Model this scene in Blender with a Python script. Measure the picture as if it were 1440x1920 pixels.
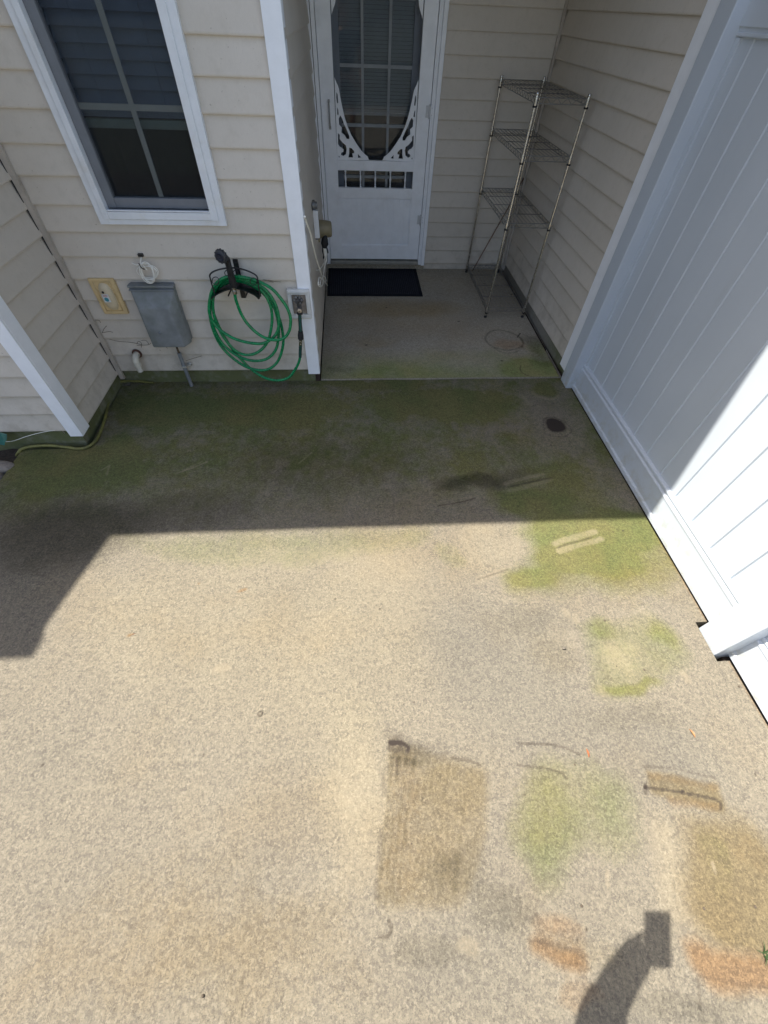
import bpy, math, random
import numpy as np
from mathutils import Vector, Matrix
random.seed(7); rng = np.random.default_rng(7)
for o in list(bpy.data.objects): bpy.data.objects.remove(o)
scene = bpy.context.scene
C = scene.collection
# ------------------------------------------------------------ camera
F = 759.817                       # focal length in pixels of a 1440 px wide frame
RC = np.array([[0.9977, -0.0616, 0.0299], [-0.0297, -0.783, -0.6214], [0.0617, 0.619, -0.783]])
u, s_, vt = np.linalg.svd(RC); RC = u @ vt
CAM = np.array([0, 0, 1.75])
cd = bpy.data.cameras.new('camera'); cam = bpy.data.objects.new('camera', cd); C.objects.link(cam)
cd.sensor_fit = 'HORIZONTAL'; cd.sensor_width = 36; cd.lens = 36 * F / 1440
cd.clip_start = 0.02; cd.clip_end = 400
M = Matrix.Identity(4)
for i in range(3):
    M[i][0] = RC[0][i]; M[i][1] = -RC[1][i]; M[i][2] = -RC[2][i]; M[i][3] = CAM[i]
cam.matrix_world = M
scene.camera = cam
scene.render.resolution_x = 768; scene.render.resolution_y = 1024
# ------------------------------------------------------------ sky, sun, exposure
SUN = Vector((-0.514, 0.145, 1)).normalized()
elev = math.asin(SUN.z); az = math.atan2(SUN.x, SUN.y)
w = bpy.data.worlds.new('World'); scene.world = w; w.use_nodes = True
nt = w.node_tree; sky = nt.nodes.new('ShaderNodeTexSky'); sky.sky_type = 'NISHITA'; sky.sun_disc = False
sky.sun_elevation = elev; sky.sun_rotation = az; sky.air_density = 1.0; sky.dust_density = 3.0; sky.ozone_density = 1.0
bg = nt.nodes['Background']; bg.inputs['Strength'].default_value = 0.098
nt.links.new(sky.outputs[0], bg.inputs[0])
sl = bpy.data.lights.new('sun', 'SUN'); sl.energy = 4.5; sl.angle = math.radians(0.45); sl.color = (1, .95, .86)
so = bpy.data.objects.new('sun', sl); C.objects.link(so); so.location = (-5, 2, 9)
so.rotation_euler = SUN.to_track_quat('Z', 'Y').to_euler()
scene.view_settings.view_transform = 'Standard'; scene.view_settings.look = 'None'
scene.view_settings.exposure = 1.25; scene.view_settings.gamma = 1
scene.cycles.max_bounces = 8; scene.cycles.diffuse_bounces = 5

# ------------------------------------------------------------ pixel rays onto real planes
def ray(x, y):
    d = RC.T @ np.array([(x - 720) / F, (y - 960) / F, 1.0]); return d
def PY(x, y, Y): d = ray(x, y); return tuple(CAM + d * (Y - CAM[1]) / d[1])
def PX(x, y, X): d = ray(x, y); return tuple(CAM + d * (X - CAM[0]) / d[0])
def PZ(x, y, Z=0.0): d = ray(x, y); return tuple(CAM + d * (Z - CAM[2]) / d[2])

# ------------------------------------------------------------ object helpers
ORG = {}
def tag(o, label=None, cat=None, group=None, kind=None):
    if label: o['label'] = label
    if cat: o['category'] = cat
    if group: o['group'] = group
    if kind: o['kind'] = kind
    return o
def thing(name, loc, label, cat, group=None):
    o = bpy.data.objects.new(name, None); C.objects.link(o); o.location = loc; o.empty_display_size = .1
    ORG[o.name] = Vector(loc); return tag(o, label, cat, group)
class MB:
    def __init__(s): s.v = []; s.f = []; s.sm = []
    def add(s, vs, fs, smooth=False):
        n = len(s.v); s.v += [tuple(map(float, p)) for p in vs]
        s.f += [tuple(n + i for i in f) for f in fs]; s.sm += [smooth] * len(fs); return s
    def box(s, a, b, bev=0.0):
        x0, y0, z0 = (min(a[i], b[i]) for i in range(3)); x1, y1, z1 = (max(a[i], b[i]) for i in range(3))
        if bev <= 0:
            vs = [(x0,y0,z0),(x1,y0,z0),(x1,y1,z0),(x0,y1,z0),(x0,y0,z1),(x1,y0,z1),(x1,y1,z1),(x0,y1,z1)]
            return s.add(vs, [(0,3,2,1),(4,5,6,7),(0,1,5,4),(1,2,6,5),(2,3,7,6),(3,0,4,7)])
        import bmesh
        bm = bmesh.new(); bmesh.ops.create_cube(bm, size=1)
        for v in bm.verts: v.co = Vector(((x0+x1)/2 + v.co.x*(x1-x0), (y0+y1)/2 + v.co.y*(y1-y0), (z0+z1)/2 + v.co.z*(z1-z0)))
        bmesh.ops.bevel(bm, geom=bm.edges[:], offset=bev, segments=2, affect='EDGES', profile=.6)
        bm.verts.index_update()
        s.add([v.co[:] for v in bm.verts], [[v.index for v in f.verts] for f in bm.faces], False); bm.free(); return s
    def tube(s, pts, r, n=10, caps=True, closed=False):
        P = [Vector(p) for p in pts]; m = len(P); rs = r if hasattr(r, '__len__') else [r] * m
        T = []
        for i in range(m):
            a = P[(i-1) % m] if (closed or i > 0) else P[i]; b = P[(i+1) % m] if (closed or i < m-1) else P[i]
            t = b - a; T.append(t.normalized() if t.length > 1e-9 else Vector((0,0,1)))
        up = Vector((0,0,1)) if abs(T[0].z) < .9 else Vector((1,0,0))
        N = (up - T[0] * up.dot(T[0])).normalized(); vs = []
        for i in range(m):
            N = (N - T[i] * N.dot(T[i])).normalized(); B = T[i].cross(N)
            for k in range(n):
                a = 2*math.pi*k/n; vs.append(P[i] + (N*math.cos(a) + B*math.sin(a)) * rs[i])
        fs = []
        for i in range(m if closed else m-1):
            j = (i+1) % m
            for k in range(n): fs.append((i*n+k, i*n+(k+1) % n, j*n+(k+1) % n, j*n+k))
        s.add(vs, fs, True)
        if caps and not closed:
            s.add(vs[:n], [tuple(range(n-1, -1, -1))]); s.add(vs[-n:], [tuple(range(n))])
        return s
    def lathe(s, o, ax, prof, n=20):      # prof = [(along, radius)...]
        o = Vector(o); ax = Vector(ax).normalized()
        return s.tube([o + ax*a for a, r in prof], [max(r, 1e-5) for a, r in prof], n) if False else s._lathe(o, ax, prof, n)
    def _lathe(s, o, ax, prof, n):
        up = Vector((0,0,1)) if abs(ax.z) < .9 else Vector((1,0,0)); N = (up - ax*up.dot(ax)).normalized(); B = ax.cross(N); vs = []
        for a, r in prof:
            for k in range(n):
                t = 2*math.pi*k/n; vs.append(o + ax*a + (N*math.cos(t)+B*math.sin(t))*max(r, 1e-5))
        fs = [(i*n+k, i*n+(k+1) % n, (i+1)*n+(k+1) % n, (i+1)*n+k) for i in range(len(prof)-1) for k in range(n)]
        s.add(vs, fs, True)
        s.add(vs[:n], [tuple(range(n-1,-1,-1))]); s.add(vs[-n:], [tuple(range(n))]); return s
    def prism(s, poly, a, b, ax):         # poly of 2D points swept along axis ax (0,1,2) from a to b
        def q(p, t):
            r = [0,0,0]; o = [i for i in range(3) if i != ax]; r[o[0]] = p[0]; r[o[1]] = p[1]; r[ax] = t; return r
        n = len(poly); vs = [q(p, a) for p in poly] + [q(p, b) for p in poly]
        return s.add(vs, [tuple(range(n-1,-1,-1)), tuple(range(n, 2*n))] + [(i, (i+1) % n, n+(i+1) % n, n+i) for i in range(n)])
    def build(s, name, mat, parent=None):
        import bmesh
        o0 = ORG[parent.name] if parent else Vector((0,0,0))
        me = bpy.data.meshes.new(name); me.from_pydata([(v[0]-o0.x, v[1]-o0.y, v[2]-o0.z) for v in s.v], [], s.f)
        me.polygons.foreach_set('use_smooth', s.sm)
        bm = bmesh.new(); bm.from_mesh(me); bmesh.ops.recalc_face_normals(bm, faces=bm.faces); bm.to_mesh(me); bm.free()
        me.materials.append(mat)
        o = bpy.data.objects.new(name, me); C.objects.link(o)
        if parent: o.parent = parent
        ORG[o.name] = o0; return o
def spline(pts, k=8, closed=False):
    P = [np.array(p, float) for p in pts]; n = len(P); out = []
    for i in range(n if closed else n-1):
        if closed: a, b, c, d = (P[(i+j) % n] for j in (-1,0,1,2))
        else: a, b, c, d = P[max(i-1,0)], P[i], P[i+1], P[min(i+2,n-1)]
        for t in np.arange(k)/k:
            out.append(tuple(.5*((2*b)+(-a+c)*t+(2*a-5*b+4*c-d)*t*t+(-a+3*b-3*c+d)*t**3)))
    if not closed: out.append(tuple(P[-1]))
    return out
def shape2d(name, polys, depth, tomap, mat, parent):   # flat filled outline with holes, given real thickness
    cu = bpy.data.curves.new('tmp', 'CURVE'); cu.dimensions = '2D'; cu.fill_mode = 'BOTH'; cu.extrude = depth/2
    for p in polys:
        sp = cu.splines.new('POLY'); sp.points.add(len(p)-1); sp.use_cyclic_u = True
        for i, q in enumerate(p): sp.points[i].co = (q[0], q[1], 0, 1)
    ob = bpy.data.objects.new('tmp', cu); C.objects.link(ob)
    me = bpy.data.meshes.new_from_object(ob.evaluated_get(bpy.context.evaluated_depsgraph_get()))
    mb = MB(); mb.add([tomap(v.co) for v in me.vertices], [tuple(p.vertices) for p in me.polygons])
    bpy.data.objects.remove(ob); bpy.data.curves.remove(cu); bpy.data.meshes.remove(me)
    return mb.build(name, mat, parent)

# ------------------------------------------------------------ materials
def newmat(name):
    m = bpy.data.materials.new(name); m.use_nodes = True; return m, m.node_tree, m.node_tree.nodes['Principled BSDF']
def node(nt, t, **kw):
    n = nt.nodes.new(t)
    for k, v in kw.items():
        if k.startswith('i_'):
            n.inputs[k[2:].replace('_', ' ')].default_value = v
        else: setattr(n, k, v)
    return n
def noise(nt, scale, detail=3, rough=.55, vec=None, stretch=None):
    n = node(nt, 'ShaderNodeTexNoise'); n.inputs['Scale'].default_value = scale; n.inputs['Detail'].default_value = detail; n.inputs['Roughness'].default_value = rough
    if vec is None:
        g = node(nt, 'ShaderNodeNewGeometry'); va = node(nt, 'ShaderNodeVectorMath', operation='ADD'); nt.links.new(g.outputs['Position'], va.inputs[0]); va.inputs[1].default_value = (37.31, 51.73, 11.17); vec = va.outputs[0]
    if stretch:
        mp = node(nt, 'ShaderNodeMapping'); mp.inputs['Scale'].default_value = stretch; nt.links.new(vec, mp.inputs[0]); vec = mp.outputs[0]
    nt.links.new(vec, n.inputs['Vector']); return n.outputs['Fac']
def ramp(nt, src, a, b, lo=0.0, hi=1.0):
    r = node(nt, 'ShaderNodeMapRange'); r.interpolation_type = 'SMOOTHSTEP'
    for i, v in zip((1, 2, 3, 4), (a, b, lo, hi)): r.inputs[i].default_value = v
    nt.links.new(src, r.inputs[0]); return r.outputs[0]
def math_(nt, op, a, b=None, clamp=False):
    m = node(nt, 'ShaderNodeMath', operation=op, use_clamp=clamp)
    for i, x in enumerate((a, b)):
        if x is None: continue
        if isinstance(x, (int, float)): m.inputs[i].default_value = x
        else: nt.links.new(x, m.inputs[i])
    return m.outputs[0]
def mix(nt, fac, a, b, mode='MIX'):
    m = node(nt, 'ShaderNodeMix', data_type='RGBA', blend_type=mode)
    for i, x in ((0, fac), (6, a), (7, b)):
        if isinstance(x, (int, float)): m.inputs[i].default_value = x
        elif isinstance(x, tuple): m.inputs[i].default_value = (*x, 1)
        else: nt.links.new(x, m.inputs[i])
    return m.outputs[2]
def bump(nt, h, strength, dist, bs):
    b = node(nt, 'ShaderNodeBump'); b.inputs['Strength'].default_value = strength; b.inputs['Distance'].default_value = dist
    nt.links.new(h, b.inputs['Height']); nt.links.new(b.outputs[0], bs.inputs['Normal'])
def simple(name, col, rough=.5, metal=0, var=.12, vscale=14, dirt=None, dirtamt=.3, bmp=0, bscale=300, spec=None, stretch=None):
    m, nt, bs = newmat(name)
    n = noise(nt, vscale, 4, .6, stretch=stretch)
    c = mix(nt, ramp(nt, n, .3, .7), tuple(x*(1-var) for x in col), tuple(min(1, x*(1+var*.6)) for x in col))
    if dirt:
        d = noise(nt, 5.3, 6, .7); c = mix(nt, ramp(nt, d, .48, .75, 0, dirtamt), c, dirt)
    nt.links.new(c, bs.inputs['Base Color'])
    nt.links.new(ramp(nt, noise(nt, vscale*2.3, 3), .3, .7, max(.02, rough-.07), min(1, rough+.08)), bs.inputs['Roughness'])
    bs.inputs['Metallic'].default_value = metal
    if spec is not None: bs.inputs['Specular IOR Level'].default_value = spec
    if bmp: bump(nt, noise(nt, bscale, 3), bmp, .002, bs)
    return m

def siding_mat():
    m, nt, bs = newmat('vinyl_siding')
    big = noise(nt, 1.7, 4, .6); fine = noise(nt, 260, 2, .6, stretch=(1, 1, .25)); mid = noise(nt, 22, 4, .65)
    c = mix(nt, ramp(nt, big, .3, .7), (.60, .545, .465), (.655, .595, .515))
    c = mix(nt, ramp(nt, mid, .45, .8, 0, .28), c, (.45, .40, .32))
    c = mix(nt, ramp(nt, fine, .35, .65, 0, .08), c, (.40, .36, .30))
    # grime that gathers on the lowest courses and runs in streaks
    g = node(nt, 'ShaderNodeNewGeometry'); sx = node(nt, 'ShaderNodeSeparateXYZ'); nt.links.new(g.outputs['Position'], sx.inputs[0])
    low = ramp(nt, sx.outputs[2], .05, .55, 1, 0)
    c = mix(nt, math_(nt, 'MULTIPLY', math_(nt, 'MULTIPLY', low, .34), ramp(nt, noise(nt, 9, 5, .7), .42, .68)), c, (.20, .16, .10))
    fz = math_(nt, 'FLOOR', math_(nt, 'DIVIDE', math_(nt, 'SUBTRACT', sx.outputs[2], .1), .1185)); wn = node(nt, 'ShaderNodeTexWhiteNoise', noise_dimensions='1D'); nt.links.new(fz, wn.inputs['W'])
    c = mix(nt, math_(nt, 'MULTIPLY', wn.outputs[0], .16), c, (.47, .42, .35))
    specks = ramp(nt, noise(nt, 70, 4, .6), .68, .74, 0, .6)
    c = mix(nt, specks, c, (.22, .17, .11))
    nt.links.new(c, bs.inputs['Base Color']); bs.inputs['Roughness'].default_value = .55
    h = math_(nt, 'ADD', math_(nt, 'MULTIPLY', fine, .25), math_(nt, 'MULTIPLY', noise(nt, 2.6, 2, .5, stretch=(1, 1, 4)), 2.2))
    bump(nt, h, .35, .004, bs); return m
def concrete_mat(name, kind):
    m, nt, bs = newmat(name)
    A = node(nt, 'ShaderNodeAttribute', attribute_name='stain'); B = node(nt, 'ShaderNodeAttribute', attribute_name='wear_shade')
    sa = node(nt, 'ShaderNodeSeparateColor'); nt.links.new(A.outputs['Color'], sa.inputs[0])
    sb = node(nt, 'ShaderNodeSeparateColor'); nt.links.new(B.outputs['Color'], sb.inputs[0])
    green, rust, dark = sa.outputs; light, tan, grey = sb.outputs
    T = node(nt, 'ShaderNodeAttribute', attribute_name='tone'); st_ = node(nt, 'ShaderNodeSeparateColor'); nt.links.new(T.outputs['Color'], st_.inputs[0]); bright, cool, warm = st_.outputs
    n1 = noise(nt, 2.7, 6, .65); n2 = math_(nt, 'ADD', math_(nt, 'MULTIPLY', noise(nt, 42, 7, .78), .5), math_(nt, 'MULTIPLY', noise(nt, 125, 5, .8), .5)); n3 = noise(nt, 210, 5, .8); n4 = noise(nt, 21, 5, .7)
    if kind == 'patio': lo, hi, k = (.126, .112, .090), (.214, .188, .140), .9
    else: lo, hi, k = (.28, .25, .195), (.43, .385, .305), .75
    mid = tuple((a+b)/2 for a, b in zip(lo, hi))
    c = mix(nt, ramp(nt, n2, .42, .585), lo, hi)
    fl = ramp(nt, noise(nt, 88, 7, .78), .53, .565, 0, .62*k); c = mix(nt, fl, c, tuple(x*1.42 for x in hi))
    dk = ramp(nt, noise(nt, 150, 6, .78), .405, .445, .72*k, 0); c = mix(nt, dk, c, tuple(x*.55 for x in lo))
    c = mix(nt, ramp(nt, n4, .35, .65, 0, .30), c, mid)
    c = mix(nt, ramp(nt, n1, .35, .68, 0, .55), c, mix(nt, 1.0, c, (.84, .84, .86), 'MULTIPLY'))
    c = mix(nt, ramp(nt, noise(nt, 1.3, 4, .6), .5, .7, 0, .5), c, mix(nt, 1.0, c, (1.0, .92, .80), 'MULTIPLY'))
    dots = ramp(nt, n3, .34, .47, 1, 0)
    c = mix(nt, math_(nt, 'MULTIPLY', dots, .7*k), c, tuple(x*.5 for x in lo))
    c = mix(nt, ramp(nt, noise(nt, 330, 3, .7), .60, .70, 0, .55*k), c, tuple(min(1, x*1.45) for x in hi))
    brk = ramp(nt, noise(nt, 70, 5, .8), .30, .62, .45, 1.15); brk2 = ramp(nt, noise(nt, 9, 5, .7), .3, .65, .62, 1.15)
    def amt(x, s=1.0): return math_(nt, 'MULTIPLY', math_(nt, 'MULTIPLY', x, math_(nt, 'MULTIPLY', brk, brk2)), s, clamp=True)
    frac = math_(nt, 'ADD', math_(nt, 'MULTIPLY', ramp(nt, noise(nt, 85, 6, .8), .28, .72), .55), math_(nt, 'MULTIPLY', ramp(nt, noise(nt, 11, 6, .75), .3, .7), .45))
    def stain(x, k, tint):
        nonlocal c
        f = math_(nt, 'MULTIPLY', math_(nt, 'SUBTRACT', math_(nt, 'MULTIPLY', x, 1.2), math_(nt, 'MULTIPLY', frac, .30)), 1.2*k, clamp=True)
        c = mix(nt, f, c, mix(nt, 1.0, c, tint, 'MULTIPLY'))
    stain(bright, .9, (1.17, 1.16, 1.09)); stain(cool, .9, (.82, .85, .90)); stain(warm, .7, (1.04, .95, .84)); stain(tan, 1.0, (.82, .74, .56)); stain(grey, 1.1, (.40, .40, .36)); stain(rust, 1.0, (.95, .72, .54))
    stain(green, 1.05, mix(nt, ramp(nt, noise(nt, 4, 4), .35, .65), (.58, .74, .36), (.74, .80, .42)))
    c = mix(nt, amt(light, .62), c, (.30, .25, .17))
    c = mix(nt, math_(nt, 'MULTIPLY', math_(nt, 'SUBTRACT', math_(nt, 'MULTIPLY', dark, 1.3), math_(nt, 'MULTIPLY', frac, .35)), 1.15, clamp=True), c, (.035, .027, .022))
    nt.links.new(c, bs.inputs['Base Color']); bs.inputs['Roughness'].default_value = .88; bs.inputs['Specular IOR Level'].default_value = .25
    h = math_(nt, 'ADD', math_(nt, 'MULTIPLY', n3, .55), n2)
    bump(nt, h, .85 if kind == 'patio' else .4, .0035, bs); return m
def foundation_mat():
    m, nt, bs = newmat('foundation_concrete')
    g = node(nt, 'ShaderNodeNewGeometry'); sx = node(nt, 'ShaderNodeSeparateXYZ'); nt.links.new(g.outputs['Position'], sx.inputs[0])
    c = mix(nt, noise(nt, 30, 5, .7), (.20, .19, .16), (.30, .28, .24))
    front = ramp(nt, sx.outputs[1], 2.7, 3.3, 1, 0)
    c = mix(nt, math_(nt, 'MULTIPLY', front, ramp(nt, noise(nt, 7, 5, .7), .3, .55, .35, .9)), c, (.10, .115, .035))
    c = mix(nt, ramp(nt, noise(nt, 50, 3), .62, .72, 0, .5), c, (.07, .06, .04))
    nt.links.new(c, bs.inputs['Base Color']); bs.inputs['Roughness'].default_value = .9
    bump(nt, noise(nt, 120, 4), .5, .003, bs); return m
def glass_mat(name, col, trans=.85, rough=.02):
    m, nt, bs = newmat(name)
    bs.inputs['Base Color'].default_value = (*col, 1); bs.inputs['Roughness'].default_value = rough
    bs.inputs['Transmission Weight'].default_value = trans; bs.inputs['IOR'].default_value = 1.45
    # a thin pane: let light through so the room behind reads
    tr = node(nt, 'ShaderNodeBsdfTransparent'); tr.inputs[0].default_value = (*col, 1)
    gl = node(nt, 'ShaderNodeBsdfGlossy'); gl.inputs['Roughness'].default_value = rough; gl.inputs[0].default_value = (.9, .95, 1, 1)
    fr = node(nt, 'ShaderNodeFresnel'); fr.inputs[0].default_value = 1.6
    ms = node(nt, 'ShaderNodeMixShader'); nt.links.new(math_(nt, 'MULTIPLY', fr.outputs[0], .75, clamp=True), ms.inputs[0]); nt.links.new(tr.outputs[0], ms.inputs[1]); nt.links.new(gl.outputs[0], ms.inputs[2])
    nt.links.new(ms.outputs[0], nt.nodes['Material Output'].inputs[0]); return m

MS = siding_mat(); MCON = concrete_mat('patio_concrete', 'patio'); MPOR = concrete_mat('porch_concrete', 'porch'); MFND = foundation_mat()
def fence_mat():
    m, nt, bs = newmat('fence_vinyl'); g = node(nt, 'ShaderNodeNewGeometry'); sx = node(nt, 'ShaderNodeSeparateXYZ'); nt.links.new(g.outputs['Position'], sx.inputs[0])
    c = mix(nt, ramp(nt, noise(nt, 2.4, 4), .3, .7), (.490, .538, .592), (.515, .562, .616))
    low = ramp(nt, sx.outputs[2], .0, .22, 1, 0)
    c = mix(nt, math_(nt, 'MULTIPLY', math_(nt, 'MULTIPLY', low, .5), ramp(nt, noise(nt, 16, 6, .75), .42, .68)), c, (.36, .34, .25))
    c = mix(nt, ramp(nt, noise(nt, 60, 4, .6), .70, .76, 0, .45), c, (.30, .27, .22))
    c = mix(nt, ramp(nt, noise(nt, 9, 5, .75, stretch=(1, 1, .12)), .55, .75, 0, .16), c, (.40, .40, .38))
    nt.links.new(c, bs.inputs['Base Color']); bs.inputs['Roughness'].default_value = .34
    bump(nt, math_(nt, 'ADD', noise(nt, 3, 3, stretch=(1, 1.5, .5)), math_(nt, 'MULTIPLY', noise(nt, 180, 3), .02)), .35, .006, bs); return m
WHITE = simple('white_vinyl', (.88, .90, .93), .38, var=.03, dirt=(.60, .58, .50), dirtamt=.12, bmp=.05, bscale=60)
FENCE = fence_mat()
DOORW = simple('door_white', (.90, .92, .95), .42, var=.04, dirt=(.5, .48, .42), dirtamt=.15, bmp=.08, bscale=400)
CASING = simple('white_casing', (.74, .76, .78), .42, var=.05, dirt=(.52, .46, .33), dirtamt=.35)
BEIGE = simple('beige_trim', (.47, .42, .36), .6, var=.12, dirt=(.16, .13, .09), dirtamt=.5)
GREYF = simple('grey_sash', (.17, .18, .195), .5, var=.08)
MUNT = simple('muntin', (.24, .265, .25), .5, var=.06)
DARK = simple('dark_interior', (.03, .03, .032), .9, var=.2)
ROOM = simple('room_wall', (.10, .10, .105), .9, var=.1)
BLIND = simple('blind_slats', (.28, .315, .41), .6, var=.06)
BLIND2 = simple('door_blind', (.60, .63, .63), .6, var=.06)
PANE = glass_mat('window_glass', (.82, .86, .88)); PANE2 = glass_mat('door_glass', (.85, .88, .90))
UTIL = simple('utility_grey', (.215, .23, .235), .6, var=.22, vscale=9, dirt=(.10, .12, .06), dirtamt=.45)
GALV = simple('galvanised', (.26, .28, .30), .5, metal=.4, var=.2)
YEL = simple('yellowed_plastic', (.66, .49, .25), .5, var=.12, dirt=(.34, .24, .11), dirtamt=.45)
PVC = simple('white_pvc', (.66, .63, .54), .45, var=.1, dirt=(.4, .33, .2), dirtamt=.4)
BLACK = simple('black_metal', (.010, .010, .013), .4, var=.3)
BRUB = simple('black_rubber', (.014, .014, .016), .65, var=.3)
HOSE = simple('green_hose', (.004, .225, .075), .25, var=.25, vscale=40)
HOSED = simple('green_hose_sleeve', (.012, .07, .055), .4, var=.3, vscale=60)
STEEL = simple('chrome', (.62, .61, .58), .22, metal=1, var=.15, vscale=50)
WIRE = simple('zinc_wire', (.20, .20, .20), .4, metal=.8, var=.2)
BRASS = simple('dull_brass', (.30, .26, .20), .45, metal=.7, var=.3, vscale=60)
MAT = simple('black_mat', (.008, .009, .015), .85, var=.4, vscale=60, bmp=.5, bscale=250, spec=.2)
CORD = simple('white_cord', (.88, .86, .78), .5, var=.1)
RUSTM = simple('rusty_rod', (.16, .07, .03), .8, var=.35, vscale=60)
OLDH = simple('old_yellow_hose', (.17, .165, .045), .6, var=.3, vscale=30, dirt=(.07, .07, .03), dirtamt=.5)
STONE = simple('river_stone', (.23, .20, .17), .8, var=.3, vscale=40, dirt=(.1, .09, .06), dirtamt=.5, bmp=.4, bscale=120)
SOIL = simple('soil', (.035, .026, .018), .95, var=.5, vscale=70, bmp=1, bscale=90)
GRASS = simple('grass_ground', (.045, .045, .028), .95, var=.4, vscale=50, bmp=1, bscale=90)
ROOF = simple('asphalt_shingle', (.09, .085, .08), .9, var=.4, vscale=60, bmp=.6, bscale=150)
SOFF = simple('soffit_vinyl', (.72, .70, .66), .6, var=.05)
TANP = simple('outlet_cover_tan', (.26, .22, .13), .5, var=.15)
CRUMB = simple('crumb', (.09, .07, .05), .9, var=.3)
LEAFM = simple('dry_leaf', (.30, .10, .035), .7, var=.3, vscale=80)
VINE = simple('withered_vine', (.09, .065, .04), .9, var=.3)
WSTEM = simple('weed_green', (.035, .07, .02), .7, var=.3)
STICK = simple('sticker_white', (.68, .70, .70), .5, var=.04)
TEAL = simple('sticker_teal', (.05, .27, .33), .5, var=.1); REDM = simple('sticker_red', (.45, .08, .05), .5)
GLEAF = simple('teal_plastic_scrap', (.006, .10, .07), .4, var=.3)

def screen_mat():
    m_, nt_, bs_ = newmat('insect_screen'); tr = node(nt_, 'ShaderNodeBsdfTransparent'); df = node(nt_, 'ShaderNodeBsdfDiffuse'); df.inputs[0].default_value = (.03, .035, .04, 1)
    ms_ = node(nt_, 'ShaderNodeMixShader'); ms_.inputs[0].default_value = .18
    nt_.links.new(tr.outputs[0], ms_.inputs[1]); nt_.links.new(df.outputs[0], ms_.inputs[2]); nt_.links.new(ms_.outputs[0], nt_.nodes['Material Output'].inputs[0]); return m_
# ------------------------------------------------------------ stains and painted shade, as data on the slab sheets
def seg_dist(X, Y, pts, closed=False):
    d = np.full(X.shape, 1e9); n = len(pts)
    for i in range(n if closed else n-1):
        ax, ay = pts[i][:2]; bx, by = pts[(i+1) % n][:2]; dx, dy = bx-ax, by-ay; L = dx*dx+dy*dy+1e-12
        t = np.clip(((X-ax)*dx+(Y-ay)*dy)/L, 0, 1); d = np.minimum(d, np.hypot(X-ax-t*dx, Y-ay-t*dy))
    return d
def inside(X, Y, pts):
    c = np.zeros(X.shape, bool); n = len(pts)
    for i in range(n):
        ax, ay = pts[i][:2]; bx, by = pts[(i+1) % n][:2]
        if ay == by: continue
        c ^= ((ay > Y) != (by > Y)) & (X < (bx-ax)*(Y-ay)/(by-ay)+ax)
    return c
def vnoise(X, Y, s, seed):
    r = np.random.default_rng(seed); g = r.random((64, 64)); u = X*s+100.3; v = Y*s+57.1
    i = np.floor(u).astype(int); j = np.floor(v).astype(int); fu = u-i; fv = v-j; fu = fu*fu*(3-2*fu); fv = fv*fv*(3-2*fv)
    G = lambda a, b: g[a % 64, b % 64]
    return (G(i, j)*(1-fu)+G(i+1, j)*fu)*(1-fv)+(G(i, j+1)*(1-fu)+G(i+1, j+1)*fu)*fv
class Stain:
    names = dict(green=0, rust=1, dark=2, light=3, tan=4, grey=5, bright=6, cool=7, warm=8)
    def __init__(s, X, Y, z=0.0):
        s.X, s.Y, s.z = X, Y, z; s.ch = np.zeros((9,)+X.shape)
        wx = vnoise(X, Y, 7, 1)-.5 + .5*(vnoise(X, Y, 19, 2)-.5); wy = vnoise(X, Y, 7, 3)-.5 + .5*(vnoise(X, Y, 19, 4)-.5)
        s.wx, s.wy = wx, wy
    def put(s, name, m):
        i = s.names[name]; s.ch[i] = np.clip(s.ch[i]+m, 0, 1.2)
    def poly(s, name, px, soft, v, warp=.1):
        P = [PZ(*p, s.z)[:2] for p in px]; X = s.X+s.wx*warp; Y = s.Y+s.wy*warp
        m = inside(X, Y, P).astype(float); h = abs(s.X[1, 0]-s.X[0, 0]); k = max(1.0, soft*.75/h); pad = int(2.5*k)+2
        m = np.pad(m, pad, mode='edge'); fx = np.fft.fftfreq(m.shape[0])[:, None]; fy = np.fft.rfftfreq(m.shape[1])[None, :]
        m = np.fft.irfft2(np.fft.rfft2(m)*np.exp(-2*(math.pi*k)**2*(fx*fx+fy*fy)), s=m.shape)[pad:-pad, pad:-pad]
        s.put(name, np.clip(m, 0, 1)*v)
    def line(s, name, px, wd, v, warp=.012, soft=None, brk=0.0):
        P = [PZ(*p, s.z)[:2] for p in px]; d = seg_dist(s.X+s.wx*warp, s.Y+s.wy*warp, P); wd = max(wd, .0035) if name == 'dark' else wd; soft = soft or max(wd*.6, .005)
        m = np.clip((wd+soft-d)/soft, 0, 1)*v
        if brk: m = m*np.clip((vnoise(s.X, s.Y, 40, 9)-brk)*4+.5, 0, 1)
        s.put(name, m)
    def blob(s, name, px, rx, ry, v, ang=0, warp=.07):
        c = PZ(*px, s.z); X = s.X-c[0]+s.wx*warp; Y = s.Y-c[1]+s.wy*warp; ca, sa = math.cos(ang), math.sin(ang)
        r = np.hypot((X*ca+Y*sa)/rx, (-X*sa+Y*ca)/ry); m = np.clip((1.65-r)/1.15, 0, 1); s.put(name, m*m*(3-2*m)*v)
    def ring(s, name, px, r, wd, v, a0=0, a1=2*math.pi, warp=.02):
        c = PZ(*px, s.z); X = s.X-c[0]+s.wx*warp; Y = s.Y-c[1]+s.wy*warp; a = np.mod(np.arctan2(Y, X), 2*math.pi)
        m = np.clip(1-abs(np.hypot(X, Y)-r)/wd, 0, 1)*v
        if a1-a0 < 6.2: m = m*np.clip(np.minimum(a-a0, a1-a)*4, 0, 1)
        s.put(name, m)
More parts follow.
